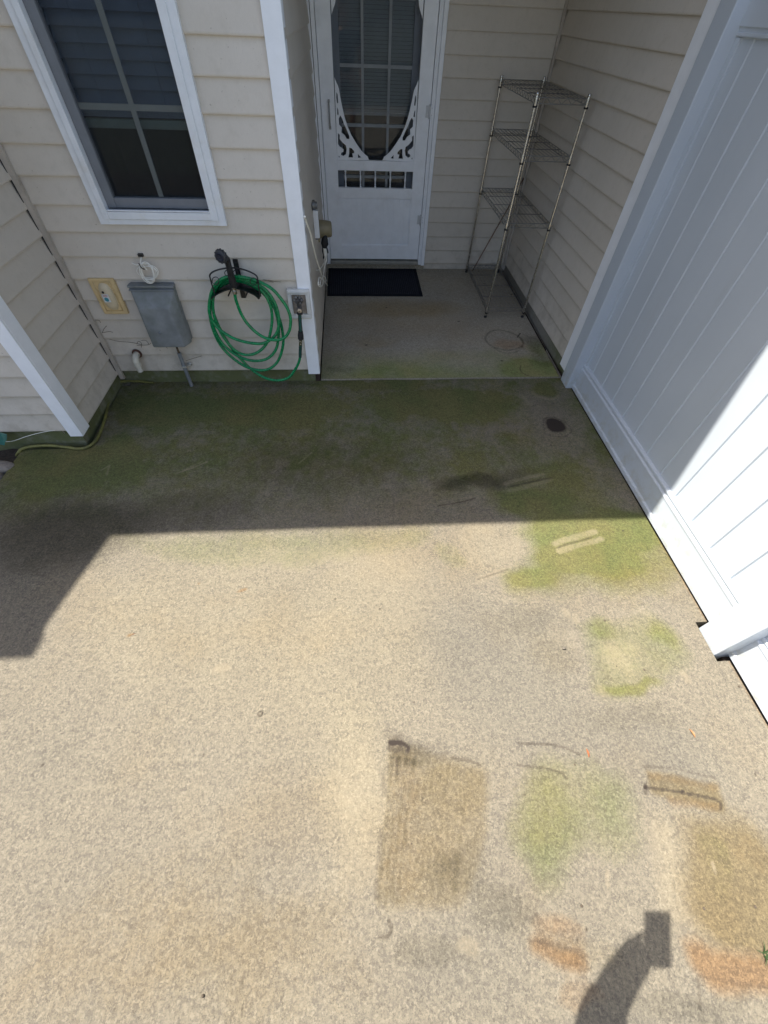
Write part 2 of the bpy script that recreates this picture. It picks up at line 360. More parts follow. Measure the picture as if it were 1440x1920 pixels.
def slab(name, xs, ys, keep, zf, paint, mat, outline, zb, zs=0.0):
    X, Y = np.meshgrid(xs, ys, indexing='ij'); Z = zf(X, Y); st = Stain(X, Y, zs); paint(st)
    nx, ny = X.shape; idx = np.arange(nx*ny).reshape(nx, ny)
    cx = (X[:-1, :-1]+X[1:, 1:])/2; cy = (Y[:-1, :-1]+Y[1:, 1:])/2; k = keep(cx, cy)
    F_ = np.stack([idx[:-1, :-1][k], idx[1:, :-1][k], idx[1:, 1:][k], idx[:-1, 1:][k]], -1)
    used = np.zeros(nx*ny, bool); used[F_.ravel()] = True; mp = np.cumsum(used)-1; F_ = mp[F_]
    V = np.stack([X.ravel(), Y.ravel(), Z.ravel()], -1)[used]; ch = st.ch.reshape(9, -1)[:, used]
    nv, nf = len(V), len(F_); o = outline; no = len(o)     # the body of the slab under the sheet
    V2 = np.array([(p[0], p[1], zf(np.array(p[0]), np.array(p[1]))-.0015) for p in o]+[(p[0], p[1], zb) for p in o])
    me = bpy.data.meshes.new(name)
    faces = F_.tolist()+[[nv+i, nv+(i+1) % no, nv+no+(i+1) % no, nv+no+i] for i in range(no)]+[[nv+no+i for i in range(no)]]
    me.from_pydata(np.vstack([V, V2]).tolist(), [], faces)
    for an, cs in (('stain', (0, 1, 2)), ('wear_shade', (3, 4, 5)), ('tone', (6, 7, 8))):
        at = me.attributes.new(an, 'FLOAT_COLOR', 'POINT'); d = np.zeros((nv+2*no, 4)); d[:, 3] = 1
        for j, c_ in enumerate(cs): d[:nv, j] = ch[c_]
        if an == 'stain': d[nv:, 0] = .1
        at.data.foreach_set('color', d.ravel())
    me.materials.append(mat); ob = bpy.data.objects.new(name, me); C.objects.link(ob); return tag(ob, kind='structure')

def paint_patio(s):
    X, Y = s.X, s.Y
    # green: algae thrives in the strip next to the house
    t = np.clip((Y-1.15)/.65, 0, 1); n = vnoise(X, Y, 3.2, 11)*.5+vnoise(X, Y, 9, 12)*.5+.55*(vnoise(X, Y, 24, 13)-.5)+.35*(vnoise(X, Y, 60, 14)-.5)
    s.put('green', t*(.14+.72*n)); s.put('grey', np.clip((Y-1.16)/.25, 0, 1)*.14); s.poly('grey', [(-40, 900), (250, 990), (190, 1005), (60, 1200), (-60, 1230)], .10, .2)  # grey ramp and left patch paint the roof shadow darker into the concrete
    for px, rx, ry, v in (((330, 770), .45, .16, .5), ((520, 765), .4, .15, .6), ((820, 755), .42, .13, .75), ((900, 770), .22, .14, .5), ((170, 870), .35, .2, .55), ((60, 930), .3, .15, .3),
                          ((700, 720), .4, .05, .5), ((1080, 930), .22, .22, .45), ((980, 935), .16, .09, .55), ((1010, 960), .14, .1, .4), ((640, 900), .3, .2, .15), ((860, 880), .2, .1, .2)):
        s.blob('green', px, rx, ry, v)
    for px, rx, ry, v in (((880, 905), .2, .05, .6), ((955, 895), .12, .05, .3), ((620, 870), .5, .2, .22), ((130, 1000), .35, .2, .45), ((340, 960), .3, .12, .3), ((270, 1090), .05, .05, .0)):
        s.blob('grey', px, rx, ry, v)
    
    i = s.names['green']
    P = [PZ(*p)[:2] for p in [(948, 714), (1062, 714), (1110, 790), (1130, 850), (1000, 880), (975, 800)]]
    d = seg_dist(X+s.wx*.05, Y+s.wy*.05, P, True); ins = inside(X+s.wx*.05, Y+s.wy*.05, P); s.ch[i] *= 1-.6*np.clip(np.where(ins, d, 0)/.12, 0, 1)
    s.blob('green', (1022, 733), .085, .07, .7, warp=.04); s.ring('light', (1022, 733), .10, .018, .55, 3.0, 5.9); s.line('light', [(975, 738), (990, 755), (1010, 760)], .012, .4, .05, brk=.5)
    # dark round stain left by a pot
    s.blob('dark', (1042, 797), .060, .058, 1.2, warp=.02); s.blob('dark', (1042, 797), .05, .05, .6, warp=.02); s.ring('dark', (1044, 800), .10, .012, .4, warp=.03); s.blob('light', (1046, 790), .02, .014, .4); s.blob('light', (1033, 800), .012, .012, .35)
    s.line('light', [(1062, 805), (1085, 825), (1090, 835)], .008, .35, .05)
    # sunlit algae
    for px, rx, ry, v in (((1120, 1010), .20, .12, .66), ((1180, 990), .16, .10, .62), ((1060, 1045), .15, .07, .62), ((985, 1082), .12, .05, .42), ((1150, 1060), .14, .07, .42), ((1010, 1005), .12, .07, .35),
                          ((845, 1040), .06, .07, .35), ((1180, 1285), .10, .022, .50), ((1130, 1170), .05, .05, .28), ((1250, 1190), .05, .07, .35)):
        s.blob('green', px, rx, ry, v*.9, warp=.05)
    s.poly('green', [(985, 972), (1240, 962), (1300, 1060), (1240, 1115), (1090, 1098), (960, 1112), (932, 1082), (1010, 1035)], .07, .58, .08)
    s.poly('tan', [(1060, 985), (1240, 962), (1310, 1080), (1200, 1110), (1090, 1070)], .06, .25, .08)
    s.poly('green', [(1085, 1160), (1240, 1140), (1315, 1250), (1280, 1285), (1130, 1305), (1100, 1230)], .05, .44, .08)
    s.poly('green', [(962, 1442), (1030, 1432), (1068, 1475), (1082, 1600), (1062, 1650), (990, 1662), (958, 1570)], .05, .60, .09)
    s.poly('green', [(1085, 1425), (1175, 1440), (1205, 1560), (1160, 1640), (1090, 1600)], .06, .48, .09)
    s.poly('green', [(200, 1010), (520, 1000), (800, 985), (820, 1020), (600, 1060), (350, 1060)], .05, .34, .05)
    s.poly('tan', [(950, 1180), (1080, 1170), (1100, 1290), (1000, 1320)], .07, .2, .08)
    for px, rx, ry, v in (((880, 1000), .10, .06, .3), ((940, 1030), .1, .07, .3), ((1170, 1230), .09, .07, .55), ((1060, 1190), .06, .05, .3), ((560, 1040), .35, .06, .30), ((700, 1060), .2, .12, .25), ((770, 1120), .2, .15, .15), ((660, 1450), .10, .10, .35), ((655, 1550), .05, .12, .3)):
        s.blob('light', px, rx, ry, v*.7)
    s.blob('tan', (1050, 1230), .09, .07, .12); s.blob('tan', (1160, 1110), .2, .1, .2); s.blob('tan', (1280, 1100), .1, .15, .25); s.blob('grey', (1000, 1160), .2, .1, .25); s.blob('grey', (820, 1230), .25, .14, .16); s.blob('grey', (1180, 1340), .2, .06, .25)
    s.blob('tan', (300, 1760), .4, .2, .22); s.blob('tan', (520, 1800), .3, .15, .18); s.blob('grey', (200, 1420), .35, .2, .14); s.blob('grey', (520, 1500), .2, .3, .12); s.blob('tan', (900, 1460), .2, .1, .18)
    # rectangle left by a mat, with fine combed lines and a dirty corner
    s.poly('tan', [(728, 1380), (905, 1440), (920, 1560), (860, 1700), (705, 1700), (712, 1550)], .018, .5, .03)
    s.poly('rust', [(728, 1380), (800, 1400), (790, 1700), (705, 1700), (712, 1550)], .04, .2, .02)
    for k in range(12):
        f = k/11; a = (734+f*150, 1420+f*18); b = (712+f*135, 1690)
        s.line('grey', [a, ((a[0]+b[0])/2-3, 1550), b], .005, .22 if k > 3 else .34, .012, .008, brk=.25)
    s.line('dark', [(727, 1378), (740, 1385), (830, 1410)], .018, .25, .03, .03, brk=.35); s.blob('dark', (742, 1398), .035, .025, .35, warp=.05)
    s.line('dark', [(726, 1382), (712, 1500), (706, 1600), (707, 1690)], .006, .34, .03, .010, brk=.5)
    s.blob('grey', (770, 1410), .09, .03, .4); s.blob('grey', (930, 1690), .10, .06, .32); s.blob('grey', (860, 1610), .09, .06, .28); s.blob('grey', (820, 1780), .12, .04, .3)
    for pts, wd, v in (([(730, 1391), (757, 1394), (767, 1402), (764, 1408)], .0035, .85), ([(848, 1421), (880, 1425), (900, 1435)], .003, .6), ([(729, 1725), (736, 1744), (725, 1757), (711, 1757)], .004, .7),
                       ([(743, 1425), (745, 1450)], .004, .6), ([(973, 1393), (1030, 1396), (1061, 1402), (1089, 1416)], .0045, .6), ([(970, 1433), (1010, 1440), (1055, 1451), (1062, 1462)], .0045, .6),
                       ([(1207, 1436), (1270, 1441), (1340, 1458)], .004, .38), ([(1209, 1475), (1270, 1483), (1339, 1496), (1351, 1505), (1350, 1517)], .004, .85), ([(1209, 1470), (1211, 1488)], .006, .6),
                       ([(986, 1761), (1040, 1770), (1082, 1782), (1092, 1802)], .004, .42), ([(1322, 1832), (1440, 1853)], .004, .38), ([(1308, 1828), (1310, 1890)], .004, .5),
                       ([(954, 913), (1000, 903), (1034, 896)], .007, .65), ([(820, 949), (860, 943), (890, 934)], .004, .7), ([(1046, 1028), (1080, 1017), (1110, 1008)], .006, .45), ([(896, 1086), (950, 1068)], .004, .5)):
        s.line('dark', pts, wd*.8, v*.5+.16, .006)
    for pts, wd, v in (([(948, 906), (1017, 889)], .009, .55), ([(960, 919), (1034, 901)], .010, .5), ([(822, 943), (892, 929)], .004, .35), ([(1044, 1022), (1116, 998)], .014, .8), ([(1050, 1036), (1128, 1013)], .012, .8),
                       ([(894, 1090), (948, 1072)], .009, .45), ([(900, 1082), (945, 1066)], .008, .45), ([(1059, 1146), (1064, 1155)], .012, .7), ([(1079, 1157), (1082, 1164)], .011, .6), ([(1287, 1268), (1293, 1280)], .011, .7), ([(1130, 1288), (1133, 1298)], .011, .5), ([(1206, 1143), (1216, 1149)], .012, .4),
                       ([(410, 1250), (425, 1250)], .012, .9), ([(1234, 1560), (1262, 1700)], .03, .35), ([(1332, 1617), (1336, 1632)], .004, .9), ([(870, 1768), (885, 1772)], .012, .6)):
        s.line('light', pts, wd*.9, v*.72, .02, wd)
    for q in range(9):
        s.line('light', [(868+q*13, 1000-q*2), (890+q*10, 1060-q*3)], .004, .2, .01)
    s.poly('tan', [(1212, 1440), (1345, 1462), (1354, 1515), (1215, 1482)], .012, .75, .03); s.poly('rust', [(1212, 1442), (1345, 1464), (1350, 1482), (1214, 1458)], .012, .35, .02)
    s.poly('rust', [(1240, 1486), (1350, 1500), (1352, 1518), (1260, 1508)], .012, .45, .02)
    # ochre patch
    s.poly('tan', [(1262, 1515), (1400, 1520), (1445, 1600), (1470, 1790), (1330, 1750), (1285, 1690), (1270, 1600)], .05, .95, .08)
    s.blob('green', (1330, 1600), .06, .08, .22); s.blob('tan', (1390, 1700), .08, .08, .35); s.blob('rust', (1400, 1600), .06, .06, .18)
    # rust bands
    s.poly('rust', [(985, 1700), (1060, 1710), (1105, 1740), (1100, 1755), (990, 1733)], .02, .65, .05); s.poly('rust', [(985, 1745), (1095, 1770), (1100, 1805), (1080, 1812), (985, 1775)], .018, .9, .05)
    s.poly('tan', [(985, 1740), (1160, 1760), (1180, 1810), (1090, 1815), (985, 1775)], .03, .4, .03)
    s.poly('rust', [(1287, 1763), (1426, 1790), (1460, 1806), (1460, 1876), (1330, 1862), (1300, 1815)], .02, .9, .05); s.blob('rust', (1075, 1850), .05, .03, .4); s.blob('grey', (1290, 1890), .2, .03, .3)
    s.blob('rust', (445, 1105), .02, .012, .7); s.blob('rust', (252, 1190), .01, .008, .8); s.blob('rust', (383, 1098), .008, .006, .7)
    # drip line along the fence
    s.put('rust', np.clip((X-1.585)/.02, 0, 1)*np.clip((1.3-Y)/.2, 0, 1)*.6)
    for px, v in (((487, 1340), .8),): s.ring('dark', px, .010, .008, v)
    for pts, v in (([(330, 886), (355, 878), (386, 868)], .45), ([(345, 880), (378, 866)], .2), ([(560, 870), (585, 850)], .15), ([(190, 880), (205, 872), (200, 890)], .35), ([(770, 925), (775, 965)], .1), ([(905, 735), (910, 737)], .6), ([(1140, 1640), (1142, 1665)], .3)):
        s.line('light', pts, .0028, v+.25, .02)
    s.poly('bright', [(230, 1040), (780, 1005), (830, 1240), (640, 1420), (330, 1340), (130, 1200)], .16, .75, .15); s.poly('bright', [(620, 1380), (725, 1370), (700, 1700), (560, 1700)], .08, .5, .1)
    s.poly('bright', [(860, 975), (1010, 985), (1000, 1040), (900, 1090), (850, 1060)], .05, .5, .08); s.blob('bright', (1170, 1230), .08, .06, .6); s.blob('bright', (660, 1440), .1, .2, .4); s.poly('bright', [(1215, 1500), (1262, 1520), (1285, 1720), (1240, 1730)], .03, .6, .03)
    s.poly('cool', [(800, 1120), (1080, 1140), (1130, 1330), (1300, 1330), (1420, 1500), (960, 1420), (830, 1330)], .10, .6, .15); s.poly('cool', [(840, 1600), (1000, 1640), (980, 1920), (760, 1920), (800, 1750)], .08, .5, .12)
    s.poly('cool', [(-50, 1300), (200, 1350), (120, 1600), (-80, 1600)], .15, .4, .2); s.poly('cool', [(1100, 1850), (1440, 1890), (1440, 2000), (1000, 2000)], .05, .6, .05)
    for px, rx, ry in (((200, 1780), .4, .15), ((560, 1760), .25, .15), ((430, 1130), .15, .06), ((640, 1180), .2, .08), ((1330, 1150), .08, .2), ((1380, 1400), .12, .12)): s.blob('warm', px, rx, ry, .25)
    # scattered specks
    for _ in range(150):
        x, y = rng.uniform(-1.9, 1.55), rng.uniform(-.55, 2.5); r = rng.uniform(.003, .007)
        s.put('dark' if rng.random() < .7 else 'light', np.clip(1.4-np.hypot(X-x, Y-y)/r, 0, 1)*rng.uniform(.3, .8))
def paint_porch(s):
    X, Y = s.X, s.Y
    t = np.clip((3.12-Y)/.35, 0, 1); s.put('green', t*(.45+.7*vnoise(X, Y, 6, 21))*.8); s.blob('green', (1000, 690), .20, .12, .75, warp=.06); s.blob('green', (1010, 650), .12, .09, .4)
    s.put('light', np.clip((Y-2.645)/.01, 0, 1)*np.clip((2.675-Y)/.01, 0, 1)*.35)
    s.put('tan', np.clip((vnoise(X, Y, 2.3, 22)-.45)*2, 0, 1)*.35)
    s.ring('grey', (944, 637), .155, .018, .60); s.ring('grey', (948, 645), .13, .016, .45, 3.4, 6.2); s.ring('dark', (1002, 690), .11, .010, .6, 2.4, 5.2)
    s.blob('rust', (950, 645), .13, .08, .5); s.blob('grey', (1000, 640), .1, .12, .5); s.blob('warm', (760, 600), .5, .3, .7); s.blob('dark', (955, 650), .09, .035, .2); s.line('dark', [(970, 632), (976, 624)], .004, .7); s.blob('light', (880, 670), .2, .06, .25); s.blob('light', (960, 600), .1, .05, .1)
    s.blob('tan', (760, 580), .5, .15, .6); s.blob('tan', (700, 640), .2, .1, .4); s.blob('grey', (1015, 670), .10, .12, .4); s.blob('grey', (640, 690), .1, .06, .35)
    for px in ((725, 578), (860, 603), (881, 517), (908, 535), (958, 553), (942, 675), (896, 512), (687, 646)): s.blob('dark', px, .012, .008, .7, warp=.02)

GAPX = 1.602
def keep_patio(x, y):
    k = (x < GAPX) & (y < 2.636) & ~((x > 1.542) & (y > .497) & (y < .675))
    k &= ~((x < -1.60) & (y > 1.945)) | ((x > -1.665+.0) & (y > 1.945) & (y < 2.60) & (x > -1.635-(y-1.95)*.03)); return k
wav = lambda X, Y: .0015*np.sin(X*9.1)*np.cos(Y*7.3)
xs = np.arange(-2.02, 1.6045, .0062); ys = np.arange(-.62, 2.6365, .0062)
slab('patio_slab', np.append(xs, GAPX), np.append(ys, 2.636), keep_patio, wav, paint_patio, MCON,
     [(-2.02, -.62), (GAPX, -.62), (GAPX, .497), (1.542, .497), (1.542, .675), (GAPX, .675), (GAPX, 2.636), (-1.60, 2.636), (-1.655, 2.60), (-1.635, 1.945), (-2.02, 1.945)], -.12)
pz = lambda X, Y: .008+(np.asarray(Y)-2.645)*.0165
slab('porch_slab', np.arange(-.25, 1.56, .009), np.arange(2.645, 4.555, .009), lambda x, y: x < 1.575+(y-2.6)*.006, pz, paint_porch, MPOR,
     [(-.25, 2.645), (1.575, 2.645), (1.585, 4.555), (-.25, 4.555)], -.12, .02)
b = MB(); b.box((-2.02, -6, -.12), (GAPX, -.62, -.002)); tag(b.build('patio_slab', MCON), kind='structure')
b = MB(); b.box((-60, -60, -.5), (60, 60, -.122)); tag(b.build('ground', GRASS), kind='structure')
# soil bed at the left
bx = MB(); nx = 40; xs_ = np.linspace(-3.6, -2.03, nx); ys_ = np.linspace(-3, 1.985, 100)
vs = [(x, y, -.058+.03*float(vnoise(np.array(x), np.array(y), 6, 5))+.018*rng.random()) for x in xs_ for y in ys_]
bx.add(vs, [(i*100+j, (i+1)*100+j, (i+1)*100+j+1, i*100+j+1) for i in range(nx-1) for j in range(99)], True)
tag(bx.build('planting_bed', SOIL), kind='structure')
bx = MB(); bx.box((-2.03, 1.947, -.1), (-1.60, 1.985, -.045)); bx.box((-1.66, 1.986, -.1), (-1.60, 2.63, -.045)); tag(bx.build('soil_gap', SOIL), kind='structure')

# ------------------------------------------------------------ the house
house = thing('house', (0, 2.64, 0), 'beige vinyl sided house wrapped around the concrete patio with a recessed porch', 'house')
E = .1185
def siding(a, b_, n, zb, zt, holes=()):
    a = Vector((*a, 0)); b_ = Vector((*b_, 0)); n = Vector((*n, 0)); L = (b_-a).length; t = (b_-a)/L; m = MB()
    k = 0
    while zb+k*E < zt:
        z0 = zb+k*E; z1 = min(z0+E, zt)
        cuts = sorted({0, .003, .008, z1-z0, *[h-z0 for hh in holes for h in (hh[2], hh[3]) if z0 < h < z1]})
        def off(q): return .0135 if q <= 0 else (.0150 if q <= .003 else .0152*(1-(q-.008)/E)+.0003 if q > .008 else .0155)
        for c0, c1 in zip(cuts[:-1], cuts[1:]):
            zm = z0+(c0+c1)/2; segs = [(0, L)]
            for s0, s1, h0, h1 in holes:
                if h0 < zm < h1:
                    segs = [q for sg in segs for q in ((sg[0], min(sg[1], s0)), (max(sg[0], s1), sg[1])) if q[1]-q[0] > 1e-4]
            for s0, s1 in segs:
                P = lambda s, q: a+t*s+n*off(q)+Vector((0, 0, z0+q))
                m.add([P(s0, c0), P(s1, c0), P(s1, c1), P(s0, c1)], [(0, 1, 2, 3)])
                if c0 == 0: m.add([a+t*s0-n*.004+Vector((0,0,z0)), a+t*s1-n*.004+Vector((0,0,z0)), P(s1, 0), P(s0, 0)], [(0, 1, 2, 3)])
        k += 1
    # solid wall behind the courses
    q = [h[:4] for h in holes]; xs = sorted({0, L, *[h[0] for h in q], *[h[1] for h in q]}); zs = sorted({zb-.0, zt, *[h[2] for h in q], *[h[3] for h in q]})
    for s0, s1 in zip(xs[:-1], xs[1:]):
        for z0, z1 in zip(zs[:-1], zs[1:]):
            if any(h[0] <= (s0+s1)/2 <= h[1] and h[2] <= (z0+z1)/2 <= h[3] for h in q): continue
            for d in (-.003, -.09):
                m.add([a+t*s0+n*d+Vector((0,0,z0)), a+t*s1+n*d+Vector((0,0,z0)), a+t*s1+n*d+Vector((0,0,z1)), a+t*s0+n*d+Vector((0,0,z1))], [(0,1,2,3)])
    return m
ZT = 2.62
WX0, WX1, WZ0, WZ1 = -1.262, -.712, 1.02, 2.25
siding((-1.65, 2.63), (-.262, 2.63), (0, -1), .103, ZT, [(WX0+1.65, WX1+1.65, WZ0, WZ1)]).build('wall', MS, house)
siding((-1.65, 1.98), (-1.65, 2.63), (1, 0), .090, ZT).build('wall', MS, house)
siding((-5.0, 1.98), (-1.65, 1.98), (0, -1), .122, ZT).build('wall', MS, house)
siding((-.262, 2.63), (-.262, 4.55), (1, 0), .098, ZT).build('wall', MS, house)
DX0, DX1 = -.235, .700
siding((-.262, 4.55), (1.602, 4.55), (0, -1), .094, ZT, [(DX0+.262-.01, DX1+.262+.01, 0, 2.27)]).build('wall', MS, house)
siding((1.602, 2.60), (1.602, 4.55), (-1, 0), .094, ZT).build('wall', MS, house)
# outer shell, back and sides, interior floor and ceiling
MB().box((-6, 8.9, -.1), (4.5, 9, ZT)).build('wall', MS, house)
MB().box((-6, 1.98, -.1), (-5.9, 8.9, ZT)).build('wall', MS, house)
MB().box((4.4, 2.6, -.1), (4.5, 8.9, ZT)).build('wall', MS, house)
MB().box((1.80, 2.60, 0), (4.4, 2.7, ZT)).build('wall', MS, house)
MB().box((1.70, 2.60, 0), (1.80, 4.7, ZT)).build('wall', MS, house)
m = MB(); m.box((-1.75, 4.2, .04), (-.36, 4.25, 2.6)); m.box((-1.75, 2.73, .02), (-.36, 4.2, .05)); m.box((-.37, 2.73, .05), (-.355, 4.2, 2.6)); m.box((-1.75, 2.73, .05), (-1.735, 4.2, 2.6))
m.box((-.4, 5.9, .04), (1.7, 6, 2.6)); m.box((-.4, 4.7, .05), (-.35, 5.9, 2.6)); m.box((1.6, 4.7, .05), (1.65, 5.9, 2.6)); m.box((-.4, 4.66, .05), (1.7, 5.95, .1)); m.build('interior_wall', ROOM, house)
# foundation
m = MB(); m.box((-1.657, 2.636, -.12), (-.288, 2.74, .101)); m.box((-1.74, 2.10, -.12), (-1.657, 2.74, .088)); m.box((-5, 1.988, -.12), (-1.657, 2.0995, .12))
m.box((-.264, 4.556, -.1), (1.60, 4.64, .092)); m.box((1.600, 2.605, -.1), (1.68, 4.64, .092)); m.box((-.34, 2.70, -.1), (-.264, 4.64, .096))
m.build('foundation', MFND, house)
JOINT = simple('joint_filler', (.035, .02, .014), .95, var=.5, vscale=40)
MB().box((1.577, 2.64, -.1), (1.586, 4.55, .012)).build('expansion_joint', JOINT, house); MB().box((-.285, 2.632, -.1), (-.255, 2.66, .074)).build('expansion_joint', JOINT, house)
# porch step under the door
m = MB(); m.box((-.25, 4.535, .02), (.74, 4.6, .098), .004); m.build('door_step', MPOR, house)
# corner trims
def ltrim(x0, x1, yf, xs_side, y1, z0, name='corner_trim'):
    m = MB(); m.box((x0, yf-.019, z0), (x1, yf, ZT), .002); return m
m = MB(); m.box((-.331, 2.607, .072), (-.250, 2.628, ZT), .002); m.box((-.262, 2.6285, .074), (-.2495, 2.70, ZT), .002); m.build('corner_trim', WHITE, house)
m = MB(); m.box((-1.700, 1.960, .084), (-1.626, 1.974, ZT), .002); m.box((-1.638, 1.9745, .084), (-1.6255, 2.055, ZT), .002); m.build('corner_trim', WHITE, house)
m = MB(); m.box((1.578, 2.625, .055), (1.592, 2.745, 2.5), .002); m.build('corner_trim', WHITE, house)
# inside corner strips
m = MB(); m.tube([(-1.628, 2.600, .06), (-1.628, 2.600, 2.6)], .001, 4); m.box((-1.637, 2.596, .052), (-1.610, 2.618, ZT)); o = m.build('inner_corner_trim', BEIGE, house)
m = MB(); m.box((-1.6395, 2.590, .09), (-1.637, 2.600, ZT)); m.build('corner_gap', DARK, house)
m = MB(); m.box((1.568, 4.520, .10), (1.590, 4.538, ZT)); m.build('inner_corner_trim', BEIGE, house)
m = MB(); m.box((-.2495, 4.50, .10), (-.236, 4.536, ZT)); m.build('inner_corner_trim', simple('brown_gap', (.06, .035, .025), .9), house)
# roof: eave in front of the porch, and the deeper left part
m = MB()
HE = 4.0; YE = 1.28+.145*(HE+.095)
def roofpart(x0, x1, yf, yb, zf=HE, pitch=.42):
    zr = zf+(yb-yf)*pitch
    m.add([(x0, yf, zf+.09), (x1, yf, zf+.09), (x1, yb, zr+.09), (x0, yb, zr+.09), (x0, yf, zf), (x1, yf, zf), (x1, yb, zr), (x0, yb, zr)], [(0,1,2,3),(4,7,6,5),(0,4,5,1),(1,5,6,2),(2,6,7,3),(3,7,4,0)])
roofpart(-3.515, 4.6, YE+.03, 5.6); roofpart(-8, -3.515, YE-.59, 5.6)
m.build('roof', ROOF, house)
MB().box((-3.44, YE+.02, HE-.035), (4.5, 2.7, HE-.002)).build('soffit', SOFF, house)
MB().box((-7.9, YE-.60, HE-.035), (-3.44, 2.7, HE-.002)).build('soffit', SOFF, house)
MB().box((-.36, 2.66, 2.625), (1.75, 4.7, 2.655)).build('soffit', SOFF, house)
MB().box((-6, 2.7, 2.625), (-.37, 9, 2.65)).build('soffit', SOFF, house)
MB().box((1.76, 2.7, 2.625), (4.5, 9, 2.65)).build('soffit', SOFF, house)
m = MB(); m.prism([(YE, HE), (YE, HE+.08), (YE+.1, HE+.094), (YE+.11, HE)], -3.50, 4.6, 0); m.prism([(YE-.62, HE), (YE-.62, HE+.08), (YE-.52, HE+.092), (YE-.51, HE)], -8, -3.475, 0); m.build('gutter', WHITE, house)
for a_, b_, n_ in (((-1.65, 2.63), (1.70, 2.63), (0, -1)), ((-1.65, 1.98), (-1.65, 2.63), (1, 0)), ((-5, 1.98), (-1.65, 1.98), (0, -1)), ((1.70, 2.63), (4.4, 2.63), (0, -1))): siding(a_, b_, n_, 2.63, HE-.036).build('upper_wall', MS, house)
# window
wf = MB()
for a, b_ in (((-1.309, 0, .976), (-1.262, 0, 2.29)), ((-.708, 0, .976), (-.660, 0, 2.29)), ((-1.262, 0, 2.24), (-.708, 0, 2.29))):
    wf.box((a[0], 2.596, a[2]), (b_[0], 2.64, b_[2]), .002)
wf.box((-1.262, 2.596, .9765), (-.708, 2.64, 1.000), .002)
wf.box((-1.277, 2.588, 1.000), (-1.250, 2.70, 2.26), .002); wf.box((-.732, 2.588, 1.000), (-.695, 2.70, 2.26), .002)
wf.box((-1.25, 2.590, 1.0015), (-.732, 2.70, 1.034), .002); wf.box((-1.25, 2.590, 1.036), (-.732, 2.604, 1.042), .001)
win = wf.build('window', CASING, house)
m = MB(); m.box((-1.2495, 2.622, 1.043), (-1.205, 2.655, 2.23), .002); m.box((-.738, 2.622, 1.043), (-.7325, 2.655, 2.23)); m.box((-1.205, 2.625, 1.043), (-.738, 2.655, 1.085), .002); m.box((-1.205, 2.625, 2.19), (-.738, 2.655, 2.23), .002); m.build('sash', GREYF, win)
m = MB(); m.box((-.985, 2.650, 1.085), (-.962, 2.656, 2.19)); m.box((-1.205, 2.6497, 1.405), (-.738, 2.6557, 1.427)); m.build('muntin', MUNT, win)
m = MB(); m.box((-1.205, 2.657, 1.085), (-.738, 2.661, 2.19)); m.build('pane', PANE, win); MB().box((-1.205, 2.636, 1.085), (-.738, 2.6375, 2.19)).build('insect_screen', screen_mat(), win)
m = MB()
for k in range(20):
    z = 1.375+.0455*k; y = 2.715
    m.add([(-1.23, y-.004, z), (-.71, y-.004, z), (-.71, y+.018, z+.047), (-1.23, y+.018, z+.047), (-1.23, y-.001, z-.001), (-.71, y-.001, z-.001), (-.71, y+.021, z+.046), (-1.23, y+.021, z+.046)], [(0,1,2,3), (4,7,6,5), (0,4,5,1)])
for x in (-1.12, -.84): m.tube([(x, 2.709, 1.36), (x, 2.709, 2.2)], .0012, 5)
bl = m.build('blind', BLIND, win)
m = MB(); m.box((-1.23, 2.708, 1.335), (-.71, 2.735, 1.368), .003); m.build('blind_rail', simple('blind_rail', (.28, .33, .30), .6), win)
m = MB(); m.box((-1.19, 3.3, .05), (-1.0, 3.7, .78)); m.box((-.95, 3.1, .72), (-.42, 3.8, .76)); m.tube([(-.9, 3.2, .05), (-.9, 3.2, .72)], .02); m.build('indoor_table', simple('indoor_wood', (.10, .075, .055), .6), house)
# door frame (brickmould) and threshold
m = MB()
for x0, x1 in ((-.262, -.207), (.670, .700)):
    m.box((x0, 4.505, .094), (x1, 4.60, 2.27), .003); m.box((x0+.012, 4.498, .094), (x0+.022, 4.506, 2.25), .001)
m.box((.702, 4.502, .086), (.735, 4.56, 2.29), .003); m.box((-.207, 4.507, 2.225), (.670, 4.60, 2.27), .003)
frame = m.build('door_frame', DOORW, house)
m = MB(); m.box((-.207, 4.485, .099), (.670, 4.61, .128), .003); m.build('threshold', simple('threshold_metal', (.34, .33, .29), .5, metal=.4), frame)
# storm door
YD = 4.515
def PD(x, y): p = PY(x, y, YD); return (p[0], p[2])
DL, DR, GL, GR = -.203, .666, -.095, .563
m = MB()
m.box((DL, YD, .139), (GL, YD+.035, 2.22), .002); m.box((GR, YD, .139), (DR, YD+.035, 2.22), .002)
for z0, z1 in ((.139, .257), (.641, .709), (.829, .897), (2.163, 2.22)): m.box((GL, YD+.0005, z0), (GR, YD+.0345, z1), .002)
sd = m.build('storm_door', DOORW, house)
m = MB(); nb = 13; wdt = (GR-GL-.03)/nb
m.box((GL, YD+.016, .257), (GR, YD+.024, .641))
for k in range(nb):
    x0 = GL+.015+k*wdt; m.box((x0+.0022, YD+.0105, .270), (x0+wdt-.0022, YD+.0165, .628), .002)
m.build('lower_panel', DOORW, sd)
m = MB()
for a, b_ in (((GL, .257), (GR, .265)), ((GL, .633), (GR, .641)), ((GL, .265), (GL+.009, .633)), ((GR-.009, .265), (GR, .633))): m.box((a[0], YD+.006, a[1]), (b_[0], YD+.017, b_[1]), .002)
m.build('panel_moulding', DOORW, sd)
